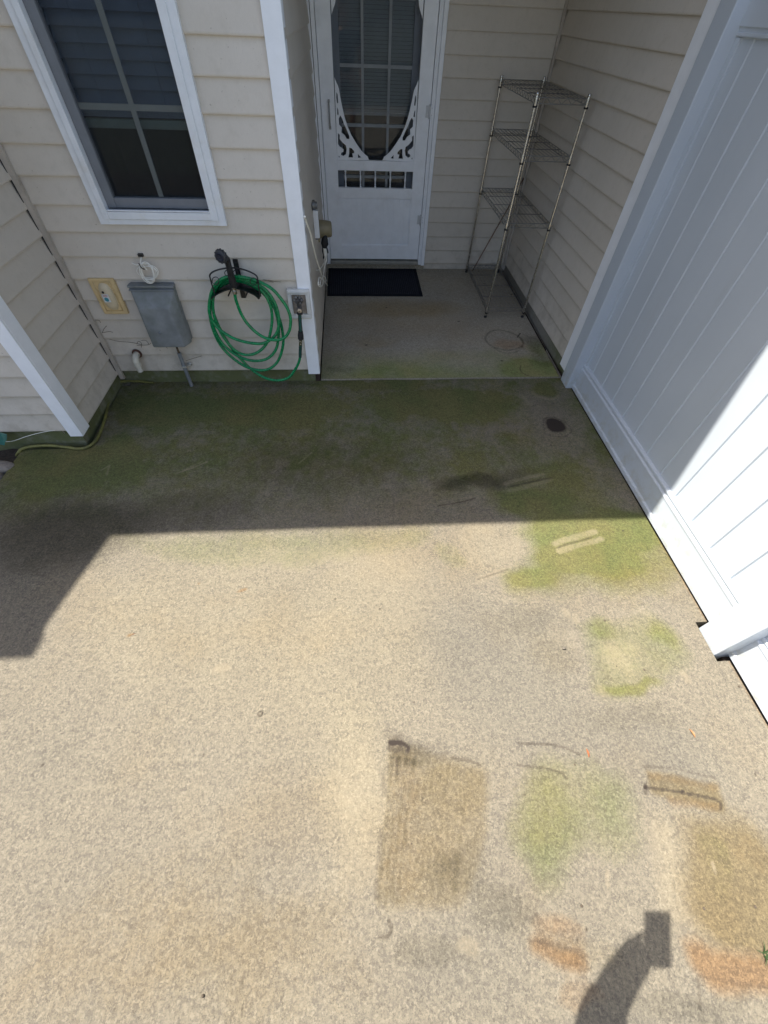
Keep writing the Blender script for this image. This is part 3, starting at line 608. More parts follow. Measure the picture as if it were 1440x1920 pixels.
for sxp in (648, 676, 703.7, 732, 760):
    x = PY(sxp, 335, YD)[0]; m = MB()
    m.lathe((x, YD+.014, .709), (0, 0, 1), [(0, .008), (.012, .008), (.016, .004), (.022, .007), (.032, .0045), (.05, .0065), (.060, .009), (.070, .0065), (.088, .0045), (.098, .007), (.104, .004), (.108, .008), (.120, .008)], 12)
    m.build('spindle', DOORW, sd)

SCR = screen_mat()
for z0, z1 in ((.709, .829), (.897, 2.163)): MB().box((GL, YD+.026, z0), (GR, YD+.0275, z1)).build('insect_screen', SCR, sd)
# scroll brackets: outline and cut-outs of the lower left one; the rest are mirrored
def cs(x, y): return (560+x/4.8, y/4.8)
outl = [(322, 695), (330, 720), (340, 745), (352, 770), (362, 800), (375, 880), (392, 960), (412, 1050), (440, 1140), (475, 1220), (520, 1295), (565, 1360), (600, 1395), (622, 1412), (625, 1425), (636, 1443), (349, 1443), (322, 1440)]
holes_ = [[(341, 830), (350, 850), (353, 890), (356, 930), (345, 930), (338, 880)], [(345, 965), (356, 990), (360, 1035), (348, 1035)],
          [(375, 1040), (392, 1070), (405, 1110), (430, 1165), (455, 1225), (455, 1255), (432, 1252), (415, 1220), (385, 1195), (388, 1150), (365, 1125), (360, 1070)],
          [(353, 1200), (370, 1215), (368, 1250), (395, 1285), (425, 1310), (432, 1345), (425, 1390), (400, 1408), (380, 1395), (385, 1375), (402, 1368), (405, 1350), (385, 1330), (372, 1325), (355, 1300)],
          [(360, 1400), (374, 1418), (361, 1420)], [(455, 1330), (475, 1335), (498, 1360), (500, 1380), (482, 1385), (490, 1420), (448, 1420), (455, 1380)], [(533, 1388), (562, 1420), (535, 1424)]]
bl_out = [PD(*cs(*p)) for p in outl]; bl_h = [[PD(*cs(*p)) for p in h] for h in holes_]
bl_out = [(max(GL+.0005, p[0]), max(.897, p[1])) for p in bl_out]; bl_h = [[(max(GL+.012, p[0]), max(.912, p[1])) for p in h] for h in bl_h]
cx_ = (GL+GR)/2
for mx in (False, True):
    for my in (False, True):
        def tf(p):
            x, z = p; return ((2*cx_-x) if mx else x, (3.06-z) if my else z)
        shape2d('scroll_bracket', [[tf(p) for p in bl_out]]+[[tf(p) for p in h] for h in bl_h], .012, lambda co: (co.x, YD+.012+co.z, co.y), DOORW, sd)
m = MB(); m.tube(spline([(-.140, YD-.004, 1.250), (-.140, YD-.026, 1.235), (-.140, YD-.030, 1.175), (-.140, YD-.026, 1.115), (-.140, YD-.004, 1.100)]), .006, 8); m.box((-.148, YD-.004, 1.24), (-.132, YD-.0002, 1.262), .001); m.box((-.148, YD-.004, 1.088), (-.132, YD-.0002, 1.11), .001); m.build('handle', simple('handle_grey', (.38, .38, .37), .4, metal=.3), sd)
HNG = simple('hinge_paint', (.60, .61, .62), .4)
for z in (1.21, .476):
    m = MB(); m.box((.632, YD-.006, z-.035), (.656, YD-.0003, z+.035), .002); m.box((.662, YD-.008, z-.035), (.698, YD-.0003, z+.035), .002); m.tube([(.659, YD-.008, z-.042), (.659, YD-.008, z+.042)], .005, 8)
    for q in (-.02, .02): m.lathe((.680, YD-.008, z+q), (0, -1, 0), [(0, .004), (.002, .004), (.003, .002)], 8)
    m.build('hinge', HNG, sd)
# inner door with a tall glazed grid
m = MB(); YI = 4.60
m.box((-.207, YI, .13), (-.045, YI+.04, 2.26)); m.box((.510, YI, .13), (.67, YI+.04, 2.26)); m.box((-.045, YI, .13), (.510, YI+.04, .60)); m.box((-.045, YI, 2.12), (.510, YI+.04, 2.26)); m.box((-.045, YI+.005, .60), (.510, YI+.03, .665), .003)
idr = m.build('inner_door', simple('inner_door_paint', (.34, .38, .44), .5, var=.05), house)
m = MB()
for x in (.128, .335): m.box((x-.010, YI+.004, .66), (x+.010, YI+.014, 2.12))
for z in (.770, 1.105, 1.438, 1.77): m.box((-.045, YI+.0043, z-.010), (.510, YI+.0137, z+.010))
m.build('muntin', simple('door_grid', (.62, .66, .68), .5), idr)
m = MB(); m.box((-.045, YI+.016, .665), (.510, YI+.020, 2.12)); m.build('pane', PANE2, idr)
m = MB()
for k in range(48):
    z = 1.18+.0205*k
    m.add([(-.05, YI+.040, z), (.515, YI+.040, z), (.515, YI+.030, z+.0195), (-.05, YI+.030, z+.0195)], [(0,1,2,3)])
m.box((-.05, YI+.048, 1.160), (.515, YI+.064, 1.178), .002); m.build('blind', BLIND2, idr)

# ------------------------------------------------------------ white vinyl fence on the right
fence = thing('fence', (1.62, .58, 0), 'white vinyl privacy fence with vertical boards running along the right of the patio', 'fence')
def fpost(x0, y0, x1, y1, z0=-.1, h=1.83):
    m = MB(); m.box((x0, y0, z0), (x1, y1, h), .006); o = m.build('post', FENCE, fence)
    c = MB(); c.box((x0-.008, y0-.008, h), (x1+.008, y1+.008, h+.02), .003); xm, ym = (x0+x1)/2, (y0+y1)/2
    c.add([(x0, y0, h+.02), (x1, y0, h+.02), (x1, y1, h+.02), (x0, y1, h+.02), (xm, ym, h+.06)], [(0,1,4),(1,2,4),(2,3,4),(3,0,4)]); c.build('post_cap', FENCE, o)
fpost(1.562, 2.504, 1.689, 2.622, .0); fpost(1.549, .523, 1.676, .650); fpost(1.549, -1.92, 1.676, -1.79); fpost(1.549, -4.3, 1.676, -4.17)
def fsec(y0, y1, ph):
    XF = 1.606
    prof = [(XF, .006), (XF, .027), (XF+.0015, .031), (XF+.012, .034), (XF+.013, .152), (XF+.010, .155), (XF+.010, .163), (XF+.013, .166), (XF+.020, .170), (XF+.020, .179), (XF+.016, .182), (XF+.016, .190), (XF+.019, .194), (XF+.032, .197), (XF+.06, .197), (XF+.075, .166), (XF+.075, .006)]
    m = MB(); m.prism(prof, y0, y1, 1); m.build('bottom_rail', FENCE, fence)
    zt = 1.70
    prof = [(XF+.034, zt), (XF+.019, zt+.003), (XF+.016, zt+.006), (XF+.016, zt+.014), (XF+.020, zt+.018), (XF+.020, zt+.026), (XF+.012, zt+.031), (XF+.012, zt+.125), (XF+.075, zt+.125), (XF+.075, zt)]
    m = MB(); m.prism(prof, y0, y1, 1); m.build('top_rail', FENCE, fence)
    # boards: tongue-and-groove, with a fine V between them
    xb = XF+.034; m = MB(); pts = [(xb, y1-.0)]; y = ph
    g = []
    while y > y0+.01:
        if y < y1-.01: g.append(y)
        y -= .1605
    for yy in g: pts += [(xb, yy+.0085), (xb-.0035, yy+.006), (xb-.0035, yy+.0045), (xb+.004, yy+.0005), (xb+.004, yy-.0015), (xb, yy-.0045)]
    pts.append((xb, y0)); back = [(xb+.022, y0), (xb+.022, y1)]
    n = len(pts)
    vs = [(p[0], p[1], .19) for p in pts]+[(p[0], p[1], zt+.01) for p in pts]
    m.add(vs, [(i, i+1, n+i+1, n+i) for i in range(n-1)]); m.add([(xb+.022, y0, .19), (xb+.022, y1, .19), (xb+.022, y1, zt+.01), (xb+.022, y0, zt+.01)], [(0,1,2,3)])
    m.build('board_panel', FENCE, fence)
    for ya, yb_ in ((y1-.030, y1), (y0, y0+.030)): MB().box((XF+.022, ya, .195), (XF+.0345, yb_, zt+.001), .002).build('panel_channel', FENCE, fence)
fsec(.650, 2.504, 2.392); fsec(-1.79, .523, .523-.12); fsec(-4.17, -1.92, -2.05)
m = MB(); m.box((1.603, -4, -.12), (1.68, 2.60, -.03)); tag(m.build('soil_gap', SOIL), kind='structure')

# ------------------------------------------------------------ things on the hose wall
YW = 2.615
cov = thing('meter_cover', (-1.45, YW, .60), 'yellowed plastic cover plate with a bulging oval and small sticker, left of the grey box', 'cover plate')
m = MB(); m.box((-1.525, YW-.014, .503), (-1.381, YW+.01, .707), .006); m.build('plate', YEL, cov)
m = MB(); n = 28; rings = [(1, 0), (.96, .006), (.85, .015), (.7, .021), (.5, .025), (.25, .027), (.001, .028)]; vs = []
cxx, czz = -1.450, .607
for r, h in rings:
    for k in range(n):
        t = 2*math.pi*k/n; rx, rz = .040, .078; e = 2.6
        vs.append((cxx+rx*r*math.copysign(abs(math.cos(t))**(2/e), math.cos(t)), YW-.013-h, czz+rz*r*math.copysign(abs(math.sin(t))**(2/e), math.sin(t))))
m.add(vs, [(i*n+k, i*n+(k+1) % n, (i+1)*n+(k+1) % n, (i+1)*n+k) for i in range(len(rings)-1) for k in range(n)], True); m.build('dome', simple('yellowed_dome', (.62, .52, .35), .5, var=.1), cov)
m = MB(); m.tube([(-1.500, YW-.0145, .525), (-1.500, YW-.0145, .69), (-1.405, YW-.0145, .69), (-1.405, YW-.0145, .525)], .0025, 6, closed=True); m.build('rim', YEL, cov)
m = MB(); m.box((-1.470, YW-.0445, .588), (-1.434, YW-.0395, .632), .0005); st = m.build('sticker', STICK, cov)
m = MB(); m.lathe((-1.452, YW-.0445, .604), (0, -1, 0), [(0, .0001), (0, .012), (.0008, .012)], 18)
o = m.build('sticker_oval', TEAL, st)
m = MB()
for z in (.6205, .624, .6275): m.box((-1.464, YW-.0452, z), (-1.438+.004*math.sin(z*900), YW-.0446, z+.0013))
m.build('sticker_print', REDM, st)
m = MB(); m.lathe((-1.456, YW-.040, .643), (0, -1, 0), [(0, .006), (.002, .007), (.003, .004)], 10); m.build('screw_hole', BLACK, st)

# grey utility box : flared cover with lip, tapered front
ub = thing('utility_box', (-1.15, YW, .3), 'weathered grey plastic utility box with a sloping front, conduit running down from it', 'utility box')
def hexa(m, lo, hi, smooth=False):   # two quads of 4 corners joined
    m.add(list(lo)+list(hi), [(0,3,2,1),(4,5,6,7),(0,1,5,4),(1,2,6,5),(2,3,7,6),(3,0,4,7)])
m = MB(); x0, x1 = -1.300, -1.052; zb_, zt_ = .345, .680
hexa(m, [(x0, YW+.01, zb_), (x1, YW+.01, zb_), (x1, YW+.01, zt_), (x0, YW+.01, zt_)], [(x0, YW-.035, zb_-.0), (x1, YW-.035, zb_), (x1, YW-.035, zt_-.002), (x0, YW-.035, zt_-.002)])
m.build('back_box', UTIL, ub)
m = MB(); x0, x1 = -1.298, -1.046
o_ = [(x0, YW-.036, .338), (x1, YW-.036, .338), (x1, YW-.036, .672), (x0, YW-.036, .672)]
mid = [(x0+.006, YW-.055, .335), (x1-.006, YW-.055, .335), (x1-.006, YW-.052, .650), (x0+.006, YW-.052, .650)]
fr_ = [(x0+.022, YW-.105, .333), (x1-.036, YW-.105, .333), (x1-.046, YW-.098, .575), (x0+.030, YW-.098, .575)]
import bmesh
bm = bmesh.new(); R_ = [[bm.verts.new(p) for p in L] for L in (o_, mid, fr_)]
for A_, B_ in zip(R_[:-1], R_[1:]):
    for i in range(4): bm.faces.new((A_[i], A_[(i+1) % 4], B_[(i+1) % 4], B_[i]))
bm.faces.new(R_[2]); bm.faces.new(R_[0][::-1])
bmesh.ops.bevel(bm, geom=bm.edges[:], offset=.009, segments=3, affect='EDGES', profile=.5)
bm.verts.index_update(); m.add([v.co[:] for v in bm.verts], [[v.index for v in f.verts] for f in bm.faces], True); bm.free(); m.build('cover', UTIL, ub)
m = MB(); m.box((-1.303, YW-.048, .672), (-1.043, YW-.005, .682), .002); m.build('lid_lip', UTIL, ub); m = MB(); m.box((-1.300, YW-.054, .655), (-1.046, YW-.03, .662), .002); m.build('lid_lip', UTIL, ub); m = MB(); m.lathe((-1.20, YW-.104, .43), (0, -1, 0), [(0, .008), (.004, .007), (.005, .002)], 10); m.build('cover_screw', GALV, ub)
m = MB(); m.tube([(-1.165, YW-.030, .34), (-1.165, YW-.030, .23)], .007, 8); m.build('wire_stub', VINE, ub)
m = MB(); m.tube([(-1.165, YW-.030, .255), (-1.166, YW-.030, -.01)], .0125, 12); m.build('conduit', GALV, ub)
m = MB(); m.box((-1.184, YW-.046, .150), (-1.147, YW-.020, .160), .001); m.box((-1.147, YW-.020, .150), (-1.120, YW+.0, .160), .001); m.lathe((-1.132, YW-.004, .155), (0, -1, 0), [(0, .014), (.003, .014), (.004, .006), (.008, .005)], 14); m.build('strap', simple('strap_metal', (.5, .48, .42), .4, metal=.4), ub)

# PVC elbow
m = MB(); pp = [(-1.450, 2.63, .236), (-1.450, 2.585, .234)]
for k in range(7):
    a = math.pi/2*k/6; pp.append((-1.450, 2.585-.030*math.sin(a), .204+.030*math.cos(a)))
m.tube(pp, .0205, 14, caps=False); m.tube([(-1.450, 2.555, .204), (-1.450, 2.554, .180)], .0225, 14); m.tube([(-1.450, 2.554, .182), (-1.4505, 2.553, .140)], .0175, 14)
pv = tag(m.build('drain_elbow', PVC), 'short white plastic pipe elbow poking out of the siding and turned down', 'pipe')
m = MB(); m.lathe((-1.450, 2.612, .236), (0, -1, 0), [(0, .031), (.006, .030), (.009, .024)], 16); m.build('sealant_ring', simple('old_sealant', (.10, .045, .03), .9, var=.4, vscale=80), pv)

# coil of thin white cable
m = MB()
for k in range(7):
    cx2, cz2 = -1.163+.006*rng.uniform(-1, 1), .742+.008*rng.uniform(-1, 1); ra, rb = .050+.018*rng.uniform(-1, 1), .044+.015*rng.uniform(-1, 1); ph = rng.uniform(0, 1)
    m.tube([(cx2+ra*math.cos(t+ph)+.008*math.sin(t), 2.598-.003*k+.004*math.sin(2*t+k), cz2+rb*math.sin(t+ph)) for t in np.linspace(0, 2*math.pi, 34)[:-1]], .0021, 6, closed=True)
m.tube(spline([(-1.172, 2.615, .825), (-1.178, 2.59, .805), (-1.19, 2.59, .775), (-1.20, 2.59, .745)]), .0024, 6); m.tube(spline([(-1.235, 2.6, .792), (-1.21, 2.59, .785), (-1.18, 2.588, .790), (-1.16, 2.585, .76)]), .0022, 6)
cc = tag(m.build('cable_coil', CORD), 'small coil of thin white cable tied up on the siding above the grey box', 'cable')
m = MB(); m.tube(spline([(-1.186, 2.574, .800), (-1.18, 2.570, .780), (-1.168, 2.574, .768)]), .003, 6); m.build('tie', BLACK, cc); MB().box((-1.187, 2.60, .822), (-1.160, 2.62, .836), .001).build('hook', BLACK, cc)

# ---- hose hanger
def hp(x, y, Y=2.50): return PY(380+x/6.545, 450+y/6.545, Y)
hang = thing('hose_hanger', (-.66, YW, .65), 'black metal wall hanger with a curved saddle carrying the green hose', 'hose hanger')
m = MB(); a = hp(430, 215, 2.612); b_ = hp(480, 600, 2.612); xm = (a[0]+b_[0])/2-.008
m.box((xm-.014, 2.604, .60), (xm+.014, 2.613, .812), .0015)
for z in (.795, .64): m.lathe((xm, 2.604, z), (0, -1, 0), [(0, .006), (.002, .006), (.004, .003)], 10)
m.build('bracket_plate', BLACK, hang)
sad = [(130, 690), (190, 640), (270, 600), (350, 575), (440, 568), (530, 585), (610, 618), (670, 650), (712, 690)]
m = MB(); vs = []; sp_ = spline([hp(x, y, 2.53) for x, y in sad], 5)
ns = len(sp_)
for p in sp_:
    for yy, dz in ((2.600, .014), (2.57, .003), (2.53, 0), (2.49, .003), (2.462, .014)): vs.append((p[0], yy, p[2]+dz))
m.add(vs, [(i*5+j, (i+1)*5+j, (i+1)*5+j+1, i*5+j+1) for i in range(ns-1) for j in range(4)], True)
sdl = m.build('saddle', BLACK, hang); md = sdl.modifiers.new('s', 'SOLIDIFY'); md.thickness = .003
m = MB(); hoop = [(150, 660), (120, 570), (92, 470), (88, 430), (120, 395), (200, 362), (300, 345), (400, 343), (500, 362), (600, 400), (660, 440), (678, 500), (690, 600), (712, 690)]
m.tube(spline([hp(x, y, 2.462) for x, y in hoop], 5), .0042, 8); m.build('front_hoop', BLACK, hang)
for cx2, cy2, r in ((158, 500, 42), (300, 405, 30), (405, 405, 32), (625, 510, 42)):
    MB().tube([hp(cx2+r*math.cos(t), cy2+r*1.1*math.sin(t), 2.468) for t in np.linspace(0, 2*math.pi, 21)[:-1]], .0022, 6, closed=True).build('scroll_ornament', BLACK, hang)
for x in (xm-.05, xm+.05): MB().tube([(x, 2.612, .672), (x, 2.56, .668), (x, 2.468, .672)], .004, 6).build('arm', BLACK, hang)
# ---- hose
loops = [
 (395, 660, 2.445), (410, 740, 2.45), (470, 900, 2.46), (560, 1040, 2.46), (700, 1165, 2.46), (850, 1225, 2.46), (985, 1210, 2.465), (1060, 1120, 2.47), (1080, 980, 2.475), (1045, 850, 2.48), (960, 720, 2.48), (850, 600, 2.48), (700, 515, 2.485), (560, 470, 2.49), (400, 446, 2.49), (250, 470, 2.49), (140, 570, 2.49), (90, 720, 2.49), (80, 880, 2.49),
 (130, 1010, 2.495), (230, 1115, 2.49), (400, 1215, 2.485), (600, 1265, 2.48), (760, 1262, 2.485), (890, 1170, 2.495), (935, 1030, 2.50), (915, 850, 2.505), (830, 680, 2.505), (700, 560, 2.505), (450, 458, 2.505), (270, 478, 2.505), (165, 580, 2.505), (125, 740, 2.505), (140, 920, 2.505),
 (200, 1090, 2.51), (300, 1250, 2.51), (420, 1370, 2.51), (545, 1410, 2.505), (680, 1375, 2.50), (790, 1260, 2.505), (840, 1090, 2.515), (850, 900, 2.52), (800, 730, 2.52), (690, 590, 2.52), (450, 478, 2.52), (220, 510, 2.52), (110, 690, 2.52), (90, 900, 2.52),
 (150, 1110, 2.525), (260, 1290, 2.525), (420, 1415, 2.52), (600, 1480, 2.515), (780, 1462, 2.515), (895, 1350, 2.52), (930, 1180, 2.53), (925, 1000, 2.535), (860, 790, 2.535), (720, 600, 2.535), (480, 492, 2.535), (210, 530, 2.535), (95, 740, 2.535), (105, 1020, 2.54),
 (220, 1290, 2.54), (410, 1480, 2.535), (600, 1580, 2.53), (790, 1590, 2.53), (920, 1490, 2.535), (985, 1300, 2.545), (980, 1130, 2.55), (935, 950, 2.55), (850, 790, 2.55), (690, 610, 2.55), (430, 500, 2.55), (190, 590, 2.55), (120, 800, 2.55), (190, 1040, 2.555),
 (330, 1290, 2.55), (470, 1460, 2.545), (590, 1580, 2.54), (740, 1680, 2.53), (900, 1722, 2.52), (1050, 1690, 2.515), (1140, 1580, 2.515), (1180, 1500, 2.515), (1196, 1430, 2.52)]
hose = thing('garden_hose', (-.66, 2.5, .6), 'translucent green garden hose coiled in loops on the wall hanger', 'garden hose')
m = MB(); m.tube(spline([hp(*p) for p in loops], 7), .0090, 10); m.build('tube', HOSE, hose)
m = MB(); cp = [hp(1196, 1440, 2.52), hp(1200, 1290, 2.52)]; A_, B_ = Vector(cp[0]), Vector(cp[1])
m.tube([A_, B_], .0095, 10)
for k in range(12): m.tube([A_.lerp(B_, (k+.2)/12), A_.lerp(B_, (k+.6)/12)], .0108, 10)
m.build('strain_relief', HOSED, hose)
m = MB(); A_ = Vector(hp(1200, 1285, 2.52)); B_ = Vector(hp(1203, 1215, 2.52)); m.tube([A_, B_], .0115, 12); m.build('end_fitting', STEEL, hose)
# nozzle
nz = []
A_ = Vector(hp(395, 655, 2.445)); B_ = Vector(hp(372, 530, 2.44)); D_ = Vector(hp(300, 240, 2.42)); E_ = Vector(hp(232, 195, 2.385))
m = MB(); m.tube([A_, A_.lerp(B_, .3)], .013, 12); m.tube([A_.lerp(B_, .3), A_.lerp(B_, .45)], .0095, 12); m.tube([A_.lerp(B_, .45), A_.lerp(B_, .6)], .0125, 12)
m.build('nozzle_coupling', STEEL, hose)
m = MB(); m.tube([A_.lerp(B_, .6), B_, B_.lerp(D_, .3), B_.lerp(D_, .8), D_], [.013, .021, .018, .016, .017], 14); m.tube([D_, D_.lerp(E_, .5), E_], [.017, .021, .024], 14)
tr_ = [B_.lerp(D_, .35)+Vector((.012, -.022, 0)), B_.lerp(D_, .6)+Vector((.014, -.03, 0)), D_+Vector((.01, -.02, .0))]; m.tube(tr_, .006, 8)
m.build('spray_nozzle', BRUB, hose)
ax_ = (E_-D_).normalized()*.5+Vector((-.25, -.75, -.3)); ax_.normalize()
m = MB(); m.lathe(E_-ax_*.012, ax_, [(0, .018), (.006, .029), (.016, .031), (.026, .031), (.030, .028), (.030, .024)], 24)
for k in range(12):
    up = Vector((0, 0, 1)); N_ = (up-ax_*up.dot(ax_)).normalized(); Bq = ax_.cross(N_); t = 2*math.pi*k/12; q = E_+(N_*math.cos(t)+Bq*math.sin(t))*.031
    m.tube([q-ax_*.004, q+ax_*.014], .0035, 6)
m.build('nozzle_head', simple('nozzle_grey', (.035, .037, .042), .5), hose)
m = MB(); m.lathe(E_+ax_*.0185, ax_, [(0, .022), (.001, .021), (.0015, .014), (.0005, .013), (.002, .006), (.002, .001)], 20); m.build('nozzle_face', simple('nozzle_face', (.012, .015, .028), .4), hose)

# ---- faucet block
fb = thing('faucet', (-.33, 2.6, .57), 'outdoor faucet in a white mounting block on the corner trim', 'faucet')
m = MB()
for a, b_ in (((-.396, .480), (-.262, .508)), ((-.396, .627), (-.262, .655)), ((-.396, .508), (-.371, .627)), ((-.287, .508), (-.262, .627))): m.box((a[0], 2.586, a[1]), (b_[0], 2.612, b_[1]), .003)
m.box((-.388, 2.580, .488), (-.270, 2.5865, .494), .001); m.box((-.388, 2.580, .641), (-.270, 2.5865, .647), .001)
m.build('mounting_block', simple('block_white', (.66, .66, .63), .5, var=.06), fb)
m = MB(); m.box((-.371, 2.600, .508), (-.287, 2.606, .627)); m.build('block_recess', simple('block_inner', (.30, .26, .22), .8, var=.25, vscale=50), fb)
m = MB(); fx = -.327; m.lathe((fx, 2.600, .590), (0, -1, 0), [(0, .022), (.008, .022), (.010, .013), (.045, .013)], 14)
m.lathe((fx, 2.555, .570), (0, -.35, 1), [(-.03, .014), (0, .016), (.02, .013), (.04, .010), (.045, .016), (.052, .016)], 14)
m.lathe((fx, 2.545, .572), (0, -1, -.35), [(0, .013), (.012, .016), (.024, .015)], 14)
for k in range(6):
    t = k*math.pi/3; m.lathe((fx+.022*math.cos(t), 2.545, .617+.018*math.sin(t)), (0, -1, .3), [(0, .008), (.007, .009), (.014, .006)], 8)
m.build('valve', simple('valve_metal', (.16, .155, .15), .45, metal=.6, var=.4, vscale=70), fb)
m = MB(); m.lathe((fx+.002, 2.523, .562), (0, -1, -.2), [(0, .013), (.004, .014), (.005, .006)], 16); m.build('washer', simple('washer_tan', (.62, .50, .36), .5), fb)
m = MB(); m.lathe((fx+.002, 2.517, .561), (0, -1, -.2), [(0, .005), (.003, .003)], 10); m.build('screw', BRASS, fb)
# leader hose from the faucet
lh = thing('leader_hose', (-.33, 2.53, .4), 'short black ribbed coupler hose joining the faucet to the green hose', 'hose')
A_ = Vector((fx, 2.535, .548)); B_ = Vector(hp(1200, 1120, 2.52)); m = MB()
m.tube([A_, A_.lerp(B_, .1)], .018, 12); nseg = 13
m.build('coupling', BRUB, lh)
m = MB(); m.tube([A_.lerp(B_, .1), B_], .0090, 12); m.build('tube', simple('leader_green', (.010, .13, .09), .4, var=.3, vscale=60), lh)
m = MB(); hel = []
for k in range(nseg*12+1):
    f = k/(nseg*12); c_ = A_.lerp(B_, .1+.9*f); t = 2*math.pi*nseg*f; hel.append((c_.x+.0105*math.cos(t), c_.y+.0105*math.sin(t), c_.z))
m.tube(hel, .0016, 6); m.build('spring_guard', BLACK, lh)
m = MB(); Cc = Vector(hp(1203, 1215, 2.52)); m.tube([B_, B_.lerp(Cc, .3), B_.lerp(Cc, .35), Cc], [.015, .016, .0175, .0175], 12); m.tube([B_.lerp(Cc, .5), B_.lerp(Cc, .62)], .0185, 12); m.build('coupling', BRUB, lh)

# ------------------------------------------------------------ porch side wall: outlet cover, bracket, cords
oc = thing('outlet_cover', (-.25, 4.1, .6), 'tan bubble cover over the outlet beside the porch door', 'outlet cover')
def pc(x, y, X): return PX(560+x/9.6, 360+y/9.6, X)
XC = -.16
c0 = pc(340, 380, -.24); c1 = pc(575, 400, -.14); c2 = pc(575, 660, -.14)
yc = c1[1]; m = MB(); print('outlet', c0, c1, c2)
m.lathe((-.238, 3.64, .655), (1, 0, 0), [(0, .060), (.05, .056), (.088, .050), (.094, .040), (.096, .001)], 24); m.build('cover', TANP, oc)
m = MB(); m.box((-.250, 3.575, .585), (-.236, 3.705, .725), .003); m.build('base', TANP, oc)
def py_(x, y, Y=3.6): return PY(560+x/9.6, 360+y/9.6, Y)
m = MB(); m.tube(spline([py_(468, 610, 3.62), py_(482, 690), py_(486, 770)]), .006, 8); m.tube([py_(486, 760), py_(470, 850), py_(468, 930), py_(462, 1000)], [.008, .024, .029, .018], 12)
m.tube(spline([py_(435, 980), py_(432, 1060), py_(448, 1130), py_(447, 1200)]), .0055, 6); m.tube(spline([py_(495, 980), py_(515, 1040), py_(527, 1100)]), .005, 6)
tag(m.build('power_plug', BRUB), 'black plug and adapter hanging under the tan outlet cover', 'plug')
m = MB(); m.tube([py_(466, 1000), py_(478, 1080), py_(482, 1150)], [.013, .015, .012], 10); m.tube(spline([py_(490, 1120), py_(500, 1200), py_(480, 1290), py_(460, 1390), py_(447, 1480), py_(432, 1560)]), .0045, 7)
m.tube(spline([py_(478, 1150), py_(462, 1260, 3.5), py_(400, 1370, 3.35), py_(330, 1408, 3.2), py_(250, 1370, 3.0), py_(205, 1330, 2.9)]), .004, 7)
lp = [pc(x, y, -.215) for x, y in ((110, 440), (150, 570), (210, 730), (260, 960), (310, 1170), (380, 1390), (425, 1530), (450, 1590), (490, 1640), (515, 1680))]; m.tube(spline(lp), .0045, 7)
lp = [pc(x, y, -.208) for x, y in ((430, 1560), (370, 1540), (355, 1600), (360, 1680), (395, 1705), (430, 1670), (440, 1600), (430, 1560), (400, 1600), (385, 1660), (410, 1690))]; m.tube(spline(lp), .0042, 7)
lp = [pc(x, y, -.208) for x, y in ((430, 1560), (440, 1510), (480, 1540), (495, 1600), (470, 1610), (510, 1670))]; m.tube(spline(lp), .004, 7)
tag(m.build('extension_cord', CORD), 'loose white cord looped and knotted down the porch side wall', 'cord')
wb = thing('wall_switch_bracket', (-.24, 3.05, .6), 'narrow white plate with a small grey knob on the porch side wall', 'bracket')
a = pc(290, 330, -.235); b_ = pc(335, 800, -.235); print('bracket', a, b_)
m = MB(); m.box((-.249, a[1]-.012, b_[2]), (-.215, a[1]+.012, a[2]), .003); m.build('plate', CASING, wb)
m = MB(); m.lathe((-.249, a[1]+.03, a[2]+.02), (1, 0, 0), [(0, .03), (.012, .03), (.02, .022), (.03, .02)], 16); m.build('knob', simple('knob_grey', (.20, .20, .19), .5, metal=.5), wb)
m = MB(); m.lathe((-.249, b_[1]-.0, b_[2]-.012), (1, 0, 0), [(0, .01), (.02, .01)], 10); m.build('screw', GALV, wb)

# ------------------------------------------------------------ doormat
p = [PZ(605, 557, .022), PZ(789, 556, .022), PZ(779, 504.5, .034), PZ(611, 503, .034)]; print('mat', p)
x0, x1 = -.235, .662; y0, y1 = p[0][1], p[3][1]-.02
dm = thing('doormat', (.2, (y0+y1)/2, .03), 'flat black ribbed rubber doormat lying in front of the storm door', 'doormat')
m = MB(); zA, zB = float(pz(0, y0)), float(pz(0, y1))
def mb_(m, x0, x1, ya, yb, h0, h1):
    za, zb2 = float(pz(0, ya)), float(pz(0, yb)); hexa(m, [(x0, ya, za+h0), (x1, ya, za+h0), (x1, yb, zb2+h0), (x0, yb, zb2+h0)], [(x0, ya, za+h1), (x1, ya, za+h1), (x1, yb, zb2+h1), (x0, yb, zb2+h1)])
mb_(m, x0, x1, y0, y1, .0015, .006); m.build('base', MAT, dm)
m = MB()
for k in range(46):
    xa = x0+.025+k*(x1-x0-.05)/46; mb_(m, xa, xa+.011, y0+.03, y1-.03, .0062, .0092)
m.build('ribs', simple('mat_ribs', (.014, .017, .030), .8, var=.4, vscale=40, spec=.3), dm)

# ------------------------------------------------------------ wire shelving rack
rk = thing('wire_shelf_rack', (1.35, 4.0, .03), 'tall narrow chrome wire shelving rack standing empty in the porch corner', 'shelf')
RX0, RX1, RY0, RY1 = 1.178, 1.514, 3.55, 4.475
lean = lambda x, y, z: (x+.012*(z/1.41), y, z)
for (x, y) in ((RX0, RY0), (RX1, RY0), (RX0, RY1), (RX1, RY1)):
    zf = float(pz(x, y)); m = MB(); m.tube([lean(x, y, zf+.02), lean(x, y, 1.42)], .0098, 12)
    for k in range(1, 52): pass
    p_ = m.build('post', STEEL, rk)
    m = MB(); q = lean(x, y, 1.42); m.lathe(q, (0, 0, 1), [(0, .0105), (.006, .0105), (.009, .006)], 12); m.build('post_cap', STEEL, p_)
    m = MB(); m.lathe((x, y, zf-.001), (0, 0, 1), [(0, .013), (.010, .013), (.014, .009), (.025, .009)], 12); m.build('levelling_foot', BRUB, p_)
